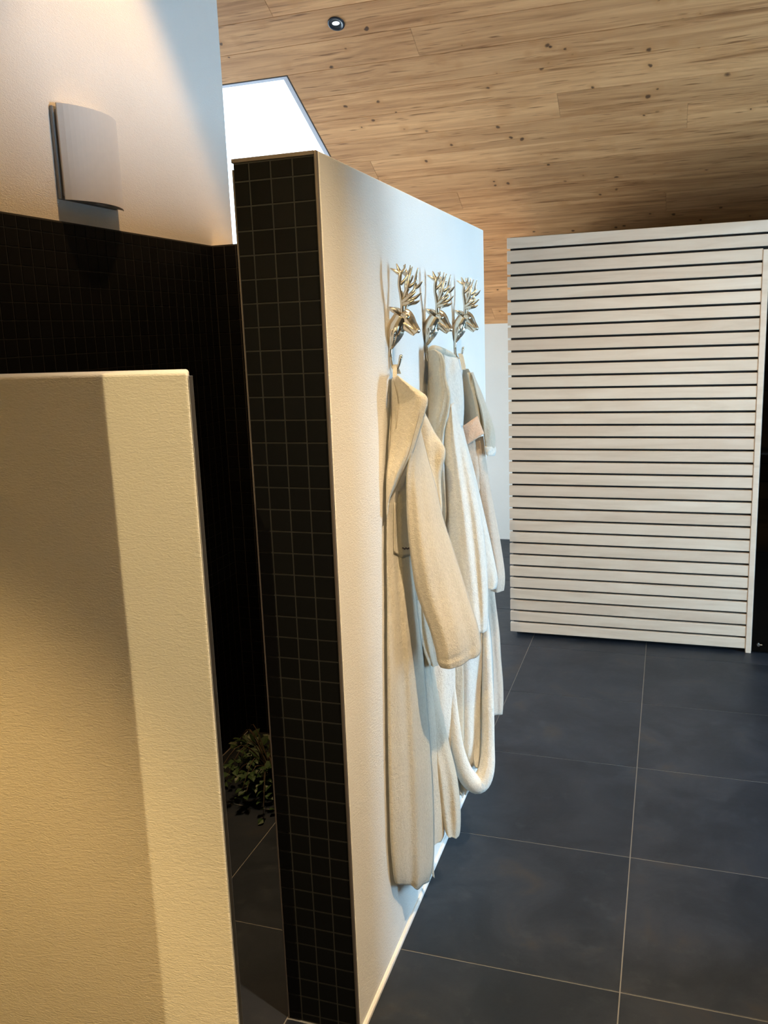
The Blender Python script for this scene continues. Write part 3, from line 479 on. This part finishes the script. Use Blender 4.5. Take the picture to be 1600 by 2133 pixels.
# ================================================================ recessed ceiling lamp
def downlight(x, s, label, lit=True):
    o = empty('ceiling_light', roof(x, s, 0)); tag(o, label, 'lamp')
    M = Matrix.Translation(roof(x, s, 0)) @ Matrix.Rotation(PI - SL, 4, 'X')   # local +z points down and out of the slope
    def ring(prof, mat, name, n=28):
        bm = bmesh.new(); R = [[bm.verts.new(M @ Vector((r*math.cos(2*PI*k/n), r*math.sin(2*PI*k/n), z))) for k in range(n)] for r, z in prof]
        for A, B in zip(R, R[1:]):
            for k in range(n): bm.faces.new((A[k], A[(k+1) % n], B[(k+1) % n], B[k]))
        bmesh.ops.recalc_face_normals(bm, faces=bm.faces[:]); return keep(bm_obj(name, bm, mat, None, True), o)
    ring([(0.030, 0.0010), (0.0405, 0.0010), (0.0405, 0.004), (0.038, 0.006), (0.0285, 0.0055), (0.027, 0.0015), (0.030, 0.0010)], LAMPBLACK, 'trim_ring')
    ring([(0.0285, 0.0052), (0.026, 0.0035), (0.0235, 0.003)], LAMPBLACK, 'baffle')
    bm = bmesh.new(); bmesh.ops.create_circle(bm, cap_ends=True, segments=24, radius=0.0235)
    for v in bm.verts: v.co = M @ Vector((v.co.x, v.co.y, 0.003))
    d = keep(bm_obj('black_cup', bm, BLACK), o)
    bm = bmesh.new(); bmesh.ops.create_uvsphere(bm, u_segments=16, v_segments=8, radius=1)
    for v in bm.verts: v.co = M @ Vector((v.co.x*0.0185, v.co.y*0.0115+0.004, max(v.co.z, -.2)*0.003+0.003))
    keep(bm_obj('lens', bm, LENS, None, True), o); return o
downlight(-1.435, 3.007, 'small round black recessed lamp in the knotty wood ceiling')

# ================================================================ curved vent cover on the left wall
vt = empty('wall_vent', (-1.64, -2.04, 2.10)); tag(vt, 'white curved ventilation cover on the plaster wall above the black mosaic', 'vent')
keep(box('back_plate', -1.6402, -1.629, -2.183, -1.905, 2.112, 2.372, GREYP, None, 0.002, 1), vt)
keep(box('spacer', -1.629, -1.622, -2.172, -1.915, 2.122, 2.362, GREYP), vt)
def arc_cover():
    vs = []; fs = []; n = 20; y0, y1 = -2.176, -1.888
    for z in (2.110, 2.378):
        for k in range(n+1):
            t = k/n; y = y0 + (y1-y0)*t; x = -1.6215 + 0.046*(1-(2*t-1)**2)**0.9; vs.append((x+.004, y, z))
        for k in range(n+1):
            t = k/n; y = y0 + (y1-y0)*t; x = -1.6215 + 0.046*(1-(2*t-1)**2)**0.9 - .0; vs.append((x if k in (0, n) else x, y, z))
    m_ = n+1
    for k in range(n):
        fs.append((k, k+1, 2*m_+k+1, 2*m_+k)); fs.append((m_+k+1, m_+k, 3*m_+k, 3*m_+k+1))
        fs.append((k+1, k, m_+k, m_+k+1)); fs.append((2*m_+k, 2*m_+k+1, 3*m_+k+1, 3*m_+k))
    fs.append((0, 2*m_, 3*m_, m_)); fs.append((n, m_+n, 3*m_+n, 2*m_+n)); return vs, fs
V, F = arc_cover(); keep(py_obj('cover', V, F, PLASTIC, None, False), vt)
def crescent(z0, z1):
    n = 20; vs = []
    for z in (z0, z1):
        for k in range(n+1):
            t = k/n; vs.append((-1.6215 + 0.046*(1-(2*t-1)**2)**0.9, -2.176 + 0.288*t, z))
        vs += [(-1.6215, -1.89, z), (-1.6215, -2.174, z)]
    m_ = n+3; return vs, [tuple(range(m_))[::-1], tuple(range(m_, 2*m_))] + [(i, (i+1) % m_, (i+1) % m_+m_, i+m_) for i in range(m_)]
V, F = crescent(2.112, 2.117); gr = keep(py_obj('bottom_grille', V, F, GREYP), vt)
V, F = crescent(2.371, 2.376); keep(py_obj('top_cap', V, F, PLASTIC), vt)
sc = keep(box('screw_cap', -1.606, -1.590, -2.06, -2.015, 2.1105, 2.1125, PLASTIC, None, 0.0005, 1), vt)

# ================================================================ stag-head hooks
HX = -0.5985
def remeshed(name, bm, vox, mat, parent, smooth_it=3):
    o = bm_obj(name, bm, mat); md = o.modifiers.new('r', 'REMESH'); md.mode = 'VOXEL'; md.voxel_size = vox
    ms = o.modifiers.new('s', 'SMOOTH'); ms.iterations = smooth_it; ms.factor = 0.5
    dg = bpy.context.evaluated_depsgraph_get(); me = bpy.data.meshes.new_from_object(o.evaluated_get(dg)); old = o.data
    o.modifiers.clear(); o.data = me; me.name = name; me.polygons.foreach_set('use_smooth', [True]*len(me.polygons))
    if not me.materials: me.materials.append(mat)
    o.parent = parent; bpy.data.meshes.remove(old); return o
def ball(bm, c, r, n=12):
    bmesh.ops.create_uvsphere(bm, u_segments=n, v_segments=n//2+2, radius=1.0, matrix=Matrix.Translation(c) @ Matrix.Diagonal((r[0], r[1], r[2], 1)))
Z0 = 1.60
def zz(p): return (p[0], p[1], p[2]-Z0)
def stag_hook():
    h = empty('stag_hook', (HX, -2.29, Z0))
    # bust and head (x out of the wall, z up); z given in room height
    bm = bmesh.new(); L = lambda pts: [zz(p) for p in pts]
    tube(bm, L([(.004, 0, 1.648), (.009, 0, 1.664), (.014, 0, 1.682), (.019, 0, 1.700), (.028, 0, 1.716), (.037, 0, 1.730)]), [.004, .0125, .0195, .0225, .0215, .0195], 16, 3)
    tube(bm, L([(.032, 0, 1.732), (.045, 0, 1.730), (.055, 0, 1.720), (.064, 0, 1.707), (.072, 0, 1.696), (.077, 0, 1.688)]), [.012, .0185, .0170, .0128, .0108, .0092], 16, 3, flat=0.84)
    tube(bm, L([(.034, 0, 1.716), (.044, 0, 1.708), (.054, 0, 1.698), (.062, 0, 1.689), (.069, 0, 1.684)]), [.015, .0150, .0105, .0075, .0058], 12, 3, flat=0.8)
    ball(bm, zz((.0775, 0, 1.6925)), (.0072, .0085, .0072)); ball(bm, zz((.046, 0, 1.741)), (.013, .012, .007))
    for s in (-1, 1):
        ball(bm, zz((.0530, s*.0150, 1.7260)), (.0055, .0034, .0042)); tube(bm, L([(.044, s*.0145, 1.7345), (.052, s*.0160, 1.7335), (.060, s*.0130, 1.7270)]), [.0022, .0030, .0014], 8)
        ball(bm, zz((.0790, s*.0065, 1.6925)), (.0030, .0030, .0032), 8); tube(bm, L([(.046, s*.0140, 1.711), (.058, s*.0105, 1.703), (.070, s*.0080, 1.694)]), [.0020, .0018, .0012], 6)
        for j, (x0, z0_, x1, z1_, yy) in enumerate(((.034, 1.712, .018, 1.676, .0185), (.026, 1.706, .013, 1.668, .0205), (.018, 1.708, .008, 1.672, .0195), (.030, 1.696, .017, 1.662, .0130), (.022, 1.690, .009, 1.656, .0150), (.012, 1.700, .005, 1.662, .0150))):
            tube(bm, L([(x0, s*yy*.92, z0_), ((x0+x1)/2+.002, s*yy*1.06, (z0_+z1_)/2), (x1, s*yy*.62, z1_)]), [.0010, .0034, .0010], 7, 4)
    for k in range(5):
        y = (-.012, -.006, 0, .006, .012)[k]; tube(bm, L([(.041-abs(y)*.3, y, 1.704), (.038-abs(y)*.4, y, 1.688), (.026-abs(y)*.4, y*.7, 1.670), (.014, y*.3, 1.657)]), [.0012, .0036, .0032, .0010], 7, 4)
    remeshed('head', bm, 0.0010, SILVER, h, 1)
    for s in (-1, 1):
        bm = bmesh.new()
        tube(bm, L([(.036, s*.012, 1.735), (.027, s*.016, 1.741), (.018, s*.020, 1.747), (.010, s*.023, 1.753)]), [.0036, .0066, .0060, .0010], 10, 4, flat=0.6)
        tube(bm, L([(.030, s*.019, 1.742), (.020, s*.0235, 1.747), (.013, s*.025, 1.752)]), [.0010, .0022, .0008], 6, 3); bm_obj('ear', bm, SILVER, h, True)
        bm = bmesh.new(); T = lambda p, r: tube(bm, L(p), [x*1.22 for x in r], 8, 4)
        T([(.0405, s*.008, 1.738), (.044, s*.014, 1.756), (.0435, s*.022, 1.782), (.042, s*.028, 1.806), (.0445, s*.030, 1.826), (.046, s*.028, 1.838)], [.0052, .0050, .0045, .0042, .0042, .0040])
        T([(.0445, s*.029, 1.830), (.034, s*.033, 1.838), (.0215, s*.036, 1.8455)], [.0040, .0034, .0010])
        T([(.045, s*.028, 1.834), (.040, s*.030, 1.845), (.0365, s*.031, 1.856)], [.0038, .0030, .0010])
        T([(.046, s*.028, 1.832), (.054, s*.024, 1.842), (.0565, s*.022, 1.854)], [.0036, .0028, .0010])
        T([(.0435, s*.027, 1.806), (.054, s*.026, 1.815), (.0625, s*.023, 1.828)], [.0040, .0032, .0022])
        T([(.048, s*.015, 1.772), (.055, s*.026, 1.784), (.064, s*.031, 1.795), (.066, s*.031, 1.812), (.070, s*.028, 1.828), (.0755, s*.025, 1.8465)], [.0040, .0042, .0042, .0038, .0033, .0010])
        T([(.064, s*.031, 1.797), (.076, s*.030, 1.804), (.0865, s*.027, 1.8145)], [.0038, .0032, .0010])
        T([(.044, s*.014, 1.757), (.054, s*.022, 1.760), (.067, s*.025, 1.762), (.0785, s*.024, 1.767)], [.0044, .0040, .0035, .0010])
        T([(.045, s*.017, 1.764), (.056, s*.025, 1.770), (.069, s*.027, 1.776), (.0830, s*.026, 1.787)], [.0040, .0040, .0033, .0010])
        bm_obj('antler', bm, SILVER, h, True)
    bm = bmesh.new()
    tube(bm, L([(.004, 0, 1.700), (.003, 0, 1.672), (.0035, 0, 1.650), (.0035, 0, 1.628)]), [.014, .0085, .0055, .0042], 10, 3, flat=1.0)
    bm_obj('back_plate', bm, SILVER, h, True)
    bm = bmesh.new()
    tube(bm, L([(.0055, 0, 1.656), (.0048, 0, 1.632), (.0060, 0, 1.608), (.0125, 0, 1.598), (.0205, 0, 1.601), (.0265, 0, 1.613), (.0300, 0, 1.6270)]), [.0036, .0034, .0034, .0034, .0034, .0036, .0046], 10, 5)
    ball(bm, zz((.0310, 0, 1.630)), (.0050, .0050, .0042), 10)
    bm_obj('hook', bm, SILVER, h, True); return h
def dup(root, loc):
    r = root.copy(); COL.objects.link(r); r.location = loc
    for ch in list(root.children):
        c = ch.copy(); COL.objects.link(c); c.parent = r
    return r
HY = (-2.29, -1.945, -1.585)
h1 = stag_hook(); G = 'stag hooks on the partition'
tag(h1, 'silver stag-head hook holding the front cream robe, nearest of three', 'hook', G)
h2 = dup(h1, (HX, HY[1], Z0)); tag(h2, 'silver stag-head hook with the white robe, middle of three', 'hook', G)
h3 = dup(h1, (HX, HY[2], Z0)); tag(h3, 'silver stag-head hook with the peach robe, farthest of three', 'hook', G)

# ================================================================ bathrobes
NORM_T = 22
def loft(name, rows, mat, parent, fold=(), back=0.45, n=NORM_T, m_=None, hem=0.0, noise=0.0016, seed=0, wave=0.0, thick=None):
    """Garment piece as a closed skin: rows run from top to hem, each from its left edge to its right edge, bulging towards the room."""
    m_ = m_ or max(10, (len(rows)-1)*5); R = spline([tuple(r) for r in rows], m_); rd = random.Random(seed); ph = [rd.uniform(0, 6.28) for _ in range(8)]
    vs = []; fs = []; W = 2*n
    for i, r in enumerate(R):
        A = Vector(r[0:3]); B = Vector(r[3:6]); bg = r[6]; v = i/m_
        d = B - A; nn = Vector((0.285, -0.958, 0.0))          # garments are built out towards the entry side
        end = min(1.0, (v/0.03 + .25), ((1-v)/0.02 + .35)); hm = 1.0
        if hem and v > 1-hem: hm = 1.06
        if hem and abs(v-(1-hem)) < 0.012: hm = 0.93
        for k in range(n+1):
            t = k/n; prof = math.sin(PI*t)**0.62 if 0 < t < 1 else 0.0
            off = bg*prof
            for (f, a, p, dr) in fold: off += a*math.sin(2*PI*(f*t + p + dr*v))*min(1, 4*t, 4*(1-t))*min(1.0, 0.35+v*1.4)
            off += noise*(math.sin(9*t+ph[0]+7*v)+math.sin(17*v+ph[1]+5*t))*min(1, 5*t, 5*(1-t))
            P = A + d*t + nn*off*end*hm
            if wave and i == m_: P.z += wave*math.sin(2*PI*(2.2*t)+ph[2])
            vs.append(P)
        for k in range(1, n):
            t = 1 - k/n; prof = math.sin(PI*t)**0.6
            bk = bg*back if thick is None else -bg*prof*0 - thick
            if thick is None: P = A + d*t - nn*bk*prof*end
            else:
                fr_ = vs[i*W + (n-k)] if len(vs) > i*W + (n-k) else A
                P = fr_ - nn*thick
            if P.x < HX + 0.003: P.x = HX + 0.003
            vs.append(P)
    for i in range(m_):
        for k in range(W): fs.append((i*W+k, i*W+(k+1) % W, (i+1)*W+(k+1) % W, (i+1)*W+k))
    fs.append(tuple(range(W))[::-1]); fs.append(tuple(range(m_*W, m_*W+W)))
    for p in vs:
        if p.x < HX + 0.002: p.x = HX + 0.002
    bm = bmesh.new(); bv = [bm.verts.new(p) for p in vs]
    for f in fs: bm.faces.new([bv[i] for i in f])
    bmesh.ops.recalc_face_normals(bm, faces=bm.faces[:])
    o = bm_obj(name, bm, mat, None, True); return keep(o, parent)
def roll(name, pts, rad, mat, parent, flat=1.0, n=12, sub=6):
    bm = bmesh.new(); tube(bm, pts, rad, n, sub, flat=flat); return keep(bm_obj(name, bm, mat, None, True), parent)
def strap(name, pts, wdir, wd, th, mat, parent):
    """flat band: pts centre line, wdir width direction"""
    P = spline(pts, (len(pts)-1)*5); vs = []; fs = []; wv = Vector(wdir).normalized()
    for i, p in enumerate(P):
        c = Vector(p); t = (Vector(P[min(i+1, len(P)-1)]) - Vector(P[max(i-1, 0)])).normalized(); nn = t.cross(wv).normalized()
        vs += [c - wv*wd/2 - nn*th/2, c + wv*wd/2 - nn*th/2, c + wv*wd/2 + nn*th/2, c - wv*wd/2 + nn*th/2]
    for i in range(len(P)-1):
        for k in range(4): fs.append((4*i+k, 4*i+(k+1) % 4, 4*i+4+(k+1) % 4, 4*i+4+k))
    fs += [(3, 2, 1, 0), (4*len(P)-4, 4*len(P)-3, 4*len(P)-2, 4*len(P)-1)]
    return keep(py_obj(name, vs, fs, mat, None, False), parent)

# -- robe 1, cream, on the nearest hook
r1 = empty('bathrobe', (-0.575, -2.29, 1.58)); tag(r1, 'cream terry bathrobe with chest pocket on the nearest stag hook', 'bathrobe', 'bathrobes on the stag hooks')
b1 = loft('body', ROBE['r1_body'], TERRY_CREAM, r1, [(1.7, .0085, .05, .12), (3.3, .004, .4, -.2)], hem=0.028, seed=1, wave=.002, m_=88)
loft('front_fold', ROBE['r1_foldA'], TERRY_CREAM, r1, [(1, .003, .2, 0)], hem=0.05, seed=2)
loft('front_fold', ROBE['r1_foldB'], TERRY_CREAM, r1, [(1.5, .004, .0, .1)], hem=0.07, seed=3)
loft('rear_sleeve', ROBE['r1_sleeve_back'], TERRY_CREAM, r1, [(2.0, .004, .3, 0)], seed=4)
sl = loft('sleeve', ROBE['r1_sleeve'], TERRY_CREAM, r1, [(1.3, .0065, .55, .35), (2.6, .0035, .2, .7)], hem=0.12, seed=5, n=26, m_=60)
loft('collar', ROBE['r1_collar'], VELOUR, r1, [(1.2, .004, .1, .5)], seed=6, n=18, m_=50, thick=0.007)
loft('yoke', ROBE['r1_yoke'], TERRY_CREAM, r1, [], seed=60)
loft('lapel', ROBE['r1_lapel'], VELOUR, r1, [(1, .003, .3, .2)], seed=7, n=12, m_=40)
def on_body(t, v, lift, n=NORM_T, m_=88):
    W = 2*n; x = t*n; y = v*m_; k = min(int(x), n-1); i = min(int(y), m_-1); fx = x-k; fy = y-i; vv = b1.data.vertices
    q = lambda i_, k_: vv[i_*W + k_].co
    return (q(i, k)*(1-fx)+q(i, k+1)*fx)*(1-fy) + (q(i+1, k)*(1-fx)+q(i+1, k+1)*fx)*fy + Vector((0.285, -0.958, 0))*lift
def patch(name, t0, t1, v0, v1, th, mat, nt=10, nv=14):
    vs = []; fs = []
    for lay in (th, -0.001):
        for j in range(nv+1):
            for i in range(nt+1):
                e = 0 if (0 < i < nt and 0 < j < nv) else (-.0012 if lay > 0 else 0); hm_ = .0012 if lay > 0 and j in (1, nv-1) else 0
                vs.append(on_body(t0+(t1-t0)*i/nt, v0+(v1-v0)*j/nv + .002*math.sin(5*i/nt), lay+e+hm_))
    S = (nt+1)*(nv+1); ix = lambda l, j, i: l*S + j*(nt+1) + i
    for j in range(nv):
        for i in range(nt):
            fs.append((ix(0, j, i), ix(0, j, i+1), ix(0, j+1, i+1), ix(0, j+1, i))); fs.append((ix(1, j, i), ix(1, j+1, i), ix(1, j+1, i+1), ix(1, j, i+1)))
    for i in range(nt): fs.append((ix(0, 0, i), ix(1, 0, i), ix(1, 0, i+1), ix(0, 0, i+1))); fs.append((ix(0, nv, i), ix(0, nv, i+1), ix(1, nv, i+1), ix(1, nv, i)))
    for j in range(nv): fs.append((ix(0, j, 0), ix(0, j+1, 0), ix(1, j+1, 0), ix(1, j, 0))); fs.append((ix(0, j, nt), ix(1, j, nt), ix(1, j+1, nt), ix(0, j+1, nt)))
    return keep(py_obj(name, vs, fs, mat, None, True), r1)
pk = patch('pocket', .27, .92, .178, .272, .0050, TERRY_CREAM)
def line(name, pts, r_, mat):
    bm = bmesh.new(); tube(bm, pts, [r_]*len(pts), 5, 1); return keep(bm_obj(name, bm, mat, None, True), r1)
SEAM = m_simple('seam_thread', (0.40, 0.34, 0.25), 0.95)
line('seam', [tuple(on_body(.33, .182 + .088*k/14, .0056)) for k in range(15)], .0007, SEAM)
line('seam', [tuple(on_body(.06 + .9*k/24, .972, .0002)) for k in range(25)], .0008, SEAM)
strap('hanging_loop', [(-0.5770, -2.318, 1.578), (-0.5800, -2.305, 1.596), (-0.5835, -2.292, 1.6075), (-0.5835, -2.284, 1.606), (-0.5800, -2.270, 1.585)], (1, 0.3, 0), .0105, .0016, VELOUR, r1)
loft('side_tab', ROBE['r1_tab'], TERRY_CREAM, r1, [], seed=9, n=6, m_=8)
# embroidered mark on the pocket, a short illegible dark script
line('embroidery', [tuple(on_body(.60 + .30*k/24, .256, .0068) + Vector((0, 0, .0022*math.sin(k*1.9) + .001*math.sin(k*.7)))) for k in range(25)], .0009, THREAD)

# -- robe 2, white, on the middle hook
r2 = empty('bathrobe', (-0.575, -1.945, 1.60)); tag(r2, 'white terry bathrobe with a looped-up hem on the middle stag hook', 'bathrobe', 'bathrobes on the stag hooks')
loft('body', ROBE['r2_body'], TERRY_WHITE, r2, [(3, .007, .3, .1), (5, .003, .1, .2)], seed=11, n=30, m_=50)
loft('skirt_fold', ROBE['r2_skirt'], TERRY_WHITE, r2, [(2.6, .008, .1, .1), (4.2, .003, .5, 0)], seed=12, n=30, m_=50)
loft('collar', ROBE['r2_collar'], VELOUR, r2, [(1.3, .004, .2, .8)], seed=13, n=18, m_=60, thick=0.007)
loft('yoke', ROBE['r2_yoke'], TERRY_WHITE, r2, [], seed=61)
loft('neck_fold', ROBE['r2_neck'], TERRY_WHITE, r2, [(1.5, .003, .0, .4)], seed=14, n=14, m_=36)
loft('rear_sleeve', ROBE['r2_sleeve_back'], TERRY_WHITE, r2, [(1.2, .003, .0, .4)], hem=0.06, seed=15)
loft('sleeve', ROBE['r2_sleeve'], TERRY_WHITE, r2, [(2.1, .005, .15, .35), (3.4, .0025, .6, -.3)], hem=0.10, seed=16, n=26, m_=60)
roll('hem_lobe', [(-0.536, -1.99, 0.691), (-0.53, -2.0, 0.602), (-0.523, -2.0, 0.508), (-0.513, -2.0, 0.409), (-0.492, -1.985, 0.32), (-0.46, -1.96, 0.281), (-0.437, -1.94, 0.322), (-0.434, -1.92, 0.415), (-0.436, -1.905, 0.554), (-0.441, -1.89, 0.676), (-0.445, -1.88, 0.799)], [0.012, 0.015, 0.017, 0.021, 0.027, 0.0315, 0.026, 0.0205, 0.0185, 0.014, 0.009], TERRY_WHITE, r2)
loft('hem_tongue', ROBE['r2_tongue'], TERRY_WHITE, r2, [], seed=18)
bl = loft('belt', ROBE['r2_belt'], VELOUR, r2, [], seed=19, n=8, m_=30, noise=.0006)
roll('top_roll', [(-.586, -1.95, 1.632), (-.572, -1.955, 1.639), (-.556, -1.94, 1.634), (-.540, -1.90, 1.622), (-.530, -1.87, 1.612)], [.006, .010, .010, .009, .006], VELOUR, r2)

# -- robe 3, peach, on the farthest hook
r3 = empty('bathrobe', (-0.575, -1.585, 1.58)); tag(r3, 'pale peach terry bathrobe with a wide belt on the farthest stag hook', 'bathrobe', 'bathrobes on the stag hooks')
loft('body', ROBE['r3_body'], TERRY_PEACH, r3, [(2, .006, .2, .1)], seed=21, n=24, m_=50, hem=0.03)
loft('collar', ROBE['r3_collar'], VELOUR, r3, [(1, .004, .2, .2)], seed=22)
loft('collar_roll', ROBE['r3_roll'], VELOUR, r3, [], seed=23)
s3 = loft('rear_sleeve', ROBE['r3_sleeve'], TERRY_CREAM, r3, [(1, .003, .2, .2)], seed=24)
loft('cuff', ROBE['r3_cuff'], TERRY_WHITE, r3, [], seed=25, m_=10)
loft('front_panel', ROBE['r3_panel'], TERRY_PEACH, r3, [], seed=26)
loft('sleeve', ROBE['r3_sleeve_front'], TERRY_PEACH, r3, [(1.2, .003, .4, .3)], hem=0.06, seed=27, m_=50)
loft('belt', ROBE['r3_belt'], BELT_PEACH, r3, [], seed=28, m_=14, noise=.0005)
strap('hanging_loop', [(-0.5600, -1.612, 1.560), (-0.5680, -1.600, 1.590), (-0.5760, -1.588, 1.610), (-0.5780, -1.578, 1.606), (-0.570, -1.57, 1.568)], (1, 0.3, 0), .014, .002, VELOUR, r3)

# ================================================================ leafy plant on the shower floor
pl = empty('potted_plant', (-1.335, -1.69, 0.0)); tag(pl, 'low leafy green plant on the shower floor beside the black mosaic', 'plant')
bm = bmesh.new()
Rr = [[bm.verts.new((r*math.cos(2*PI*k/20), r*math.sin(2*PI*k/20), z)) for k in range(20)] for r, z in ((.055, 0), (.075, .06), (.078, .075), (.070, .075), (.066, .06), (.001, .058))]
for A, B in zip(Rr, Rr[1:]):
    for k in range(20): bm.faces.new((A[k], A[(k+1) % 20], B[(k+1) % 20], B[k]))
bm.faces.new(Rr[0][::-1]); bm_obj('pot', bm, POT, pl, True)
def leaf_me(L_, W_):
    vs = [(0, 0, 0), (W_*.5, L_*.25, .10*L_), (W_, L_*.5, .13*L_), (W_*.55, L_*.82, .06*L_), (0, L_, -.10*L_), (-W_*.55, L_*.82, .06*L_), (-W_, L_*.5, .13*L_), (-W_*.5, L_*.25, .10*L_), (0, L_*.3, .03*L_), (0, L_*.6, .02*L_)]
    fs = [(0, 1, 8), (1, 2, 9, 8), (2, 3, 9), (3, 4, 9), (4, 5, 9), (5, 6, 9), (6, 7, 8, 9), (7, 0, 8)]
    me = bpy.data.meshes.new('leaf'); me.from_pydata(vs, [], fs); me.update(); me.materials.append(LEAF); return me
LM = [leaf_me(.044, .014), leaf_me(.036, .013), leaf_me(.050, .015)]
rp = random.Random(11); stems = bmesh.new(); nleaf = 0; small = ([], [])
for i in range(30):
    a = rp.uniform(0, 2*PI); rr = rp.uniform(.07, .25); hgt = rp.uniform(.03, .15); sag = rp.uniform(.02, .11) if rr > .12 else 0
    p0 = Vector((rp.uniform(-.03, .03), rp.uniform(-.03, .03), .06)); p1 = Vector((math.cos(a)*rr*.5, math.sin(a)*rr*.5, .07+hgt)); p2 = Vector((math.cos(a)*rr, math.sin(a)*rr*1.05, max(.012, .065+hgt-sag-.04)))
    tube(stems, [tuple(p0), tuple(p1), tuple(p2)], [.002, .0017, .001], 5, 5)
    for j in range(9):
        t = .25 + .75*j/8; c = p0*(1-t)**2 + p1*2*t*(1-t) + p2*t*t
        if nleaf < 270:
            o = bpy.data.objects.new('leaf', LM[rp.randrange(3)]); COL.objects.link(o); o.parent = pl; o.location = c; nleaf += 1
            o.rotation_euler = (rp.uniform(-.5, .9), rp.uniform(-.6, .6), a - PI/2 + (1 if j % 2 else -1)*rp.uniform(.4, 1.3)); sc_ = rp.uniform(.8, 1.2); o.scale = (sc_,)*3
bm_obj('stem', stems, STEM, pl, True)
# stitched seams along the collar edges and hems
def seam(key, t, parent, lift=0.0, i0=0, i1=None):
    rows = spline([tuple(r) for r in ROBE[key]], 40)[i0:i1]; pts = []
    for r in rows:
        A = Vector(r[0:3]); B = Vector(r[3:6]); pts.append(tuple(A + (B-A)*t + Vector((0.285, -0.958, 0))*(r[6]*math.sin(PI*t)**0.62 + lift)))
    bm = bmesh.new(); tube(bm, pts, [.0008]*len(pts), 5, 1); return keep(bm_obj('seam', bm, SEAM, None, True), parent)
seam('r1_collar', 0.82, r1, 0.0025, 6, 36); seam('r1_collar', 0.20, r1, 0.0030, 3, 20); seam('r2_collar', 0.84, r2, 0.0025, 4, 36)
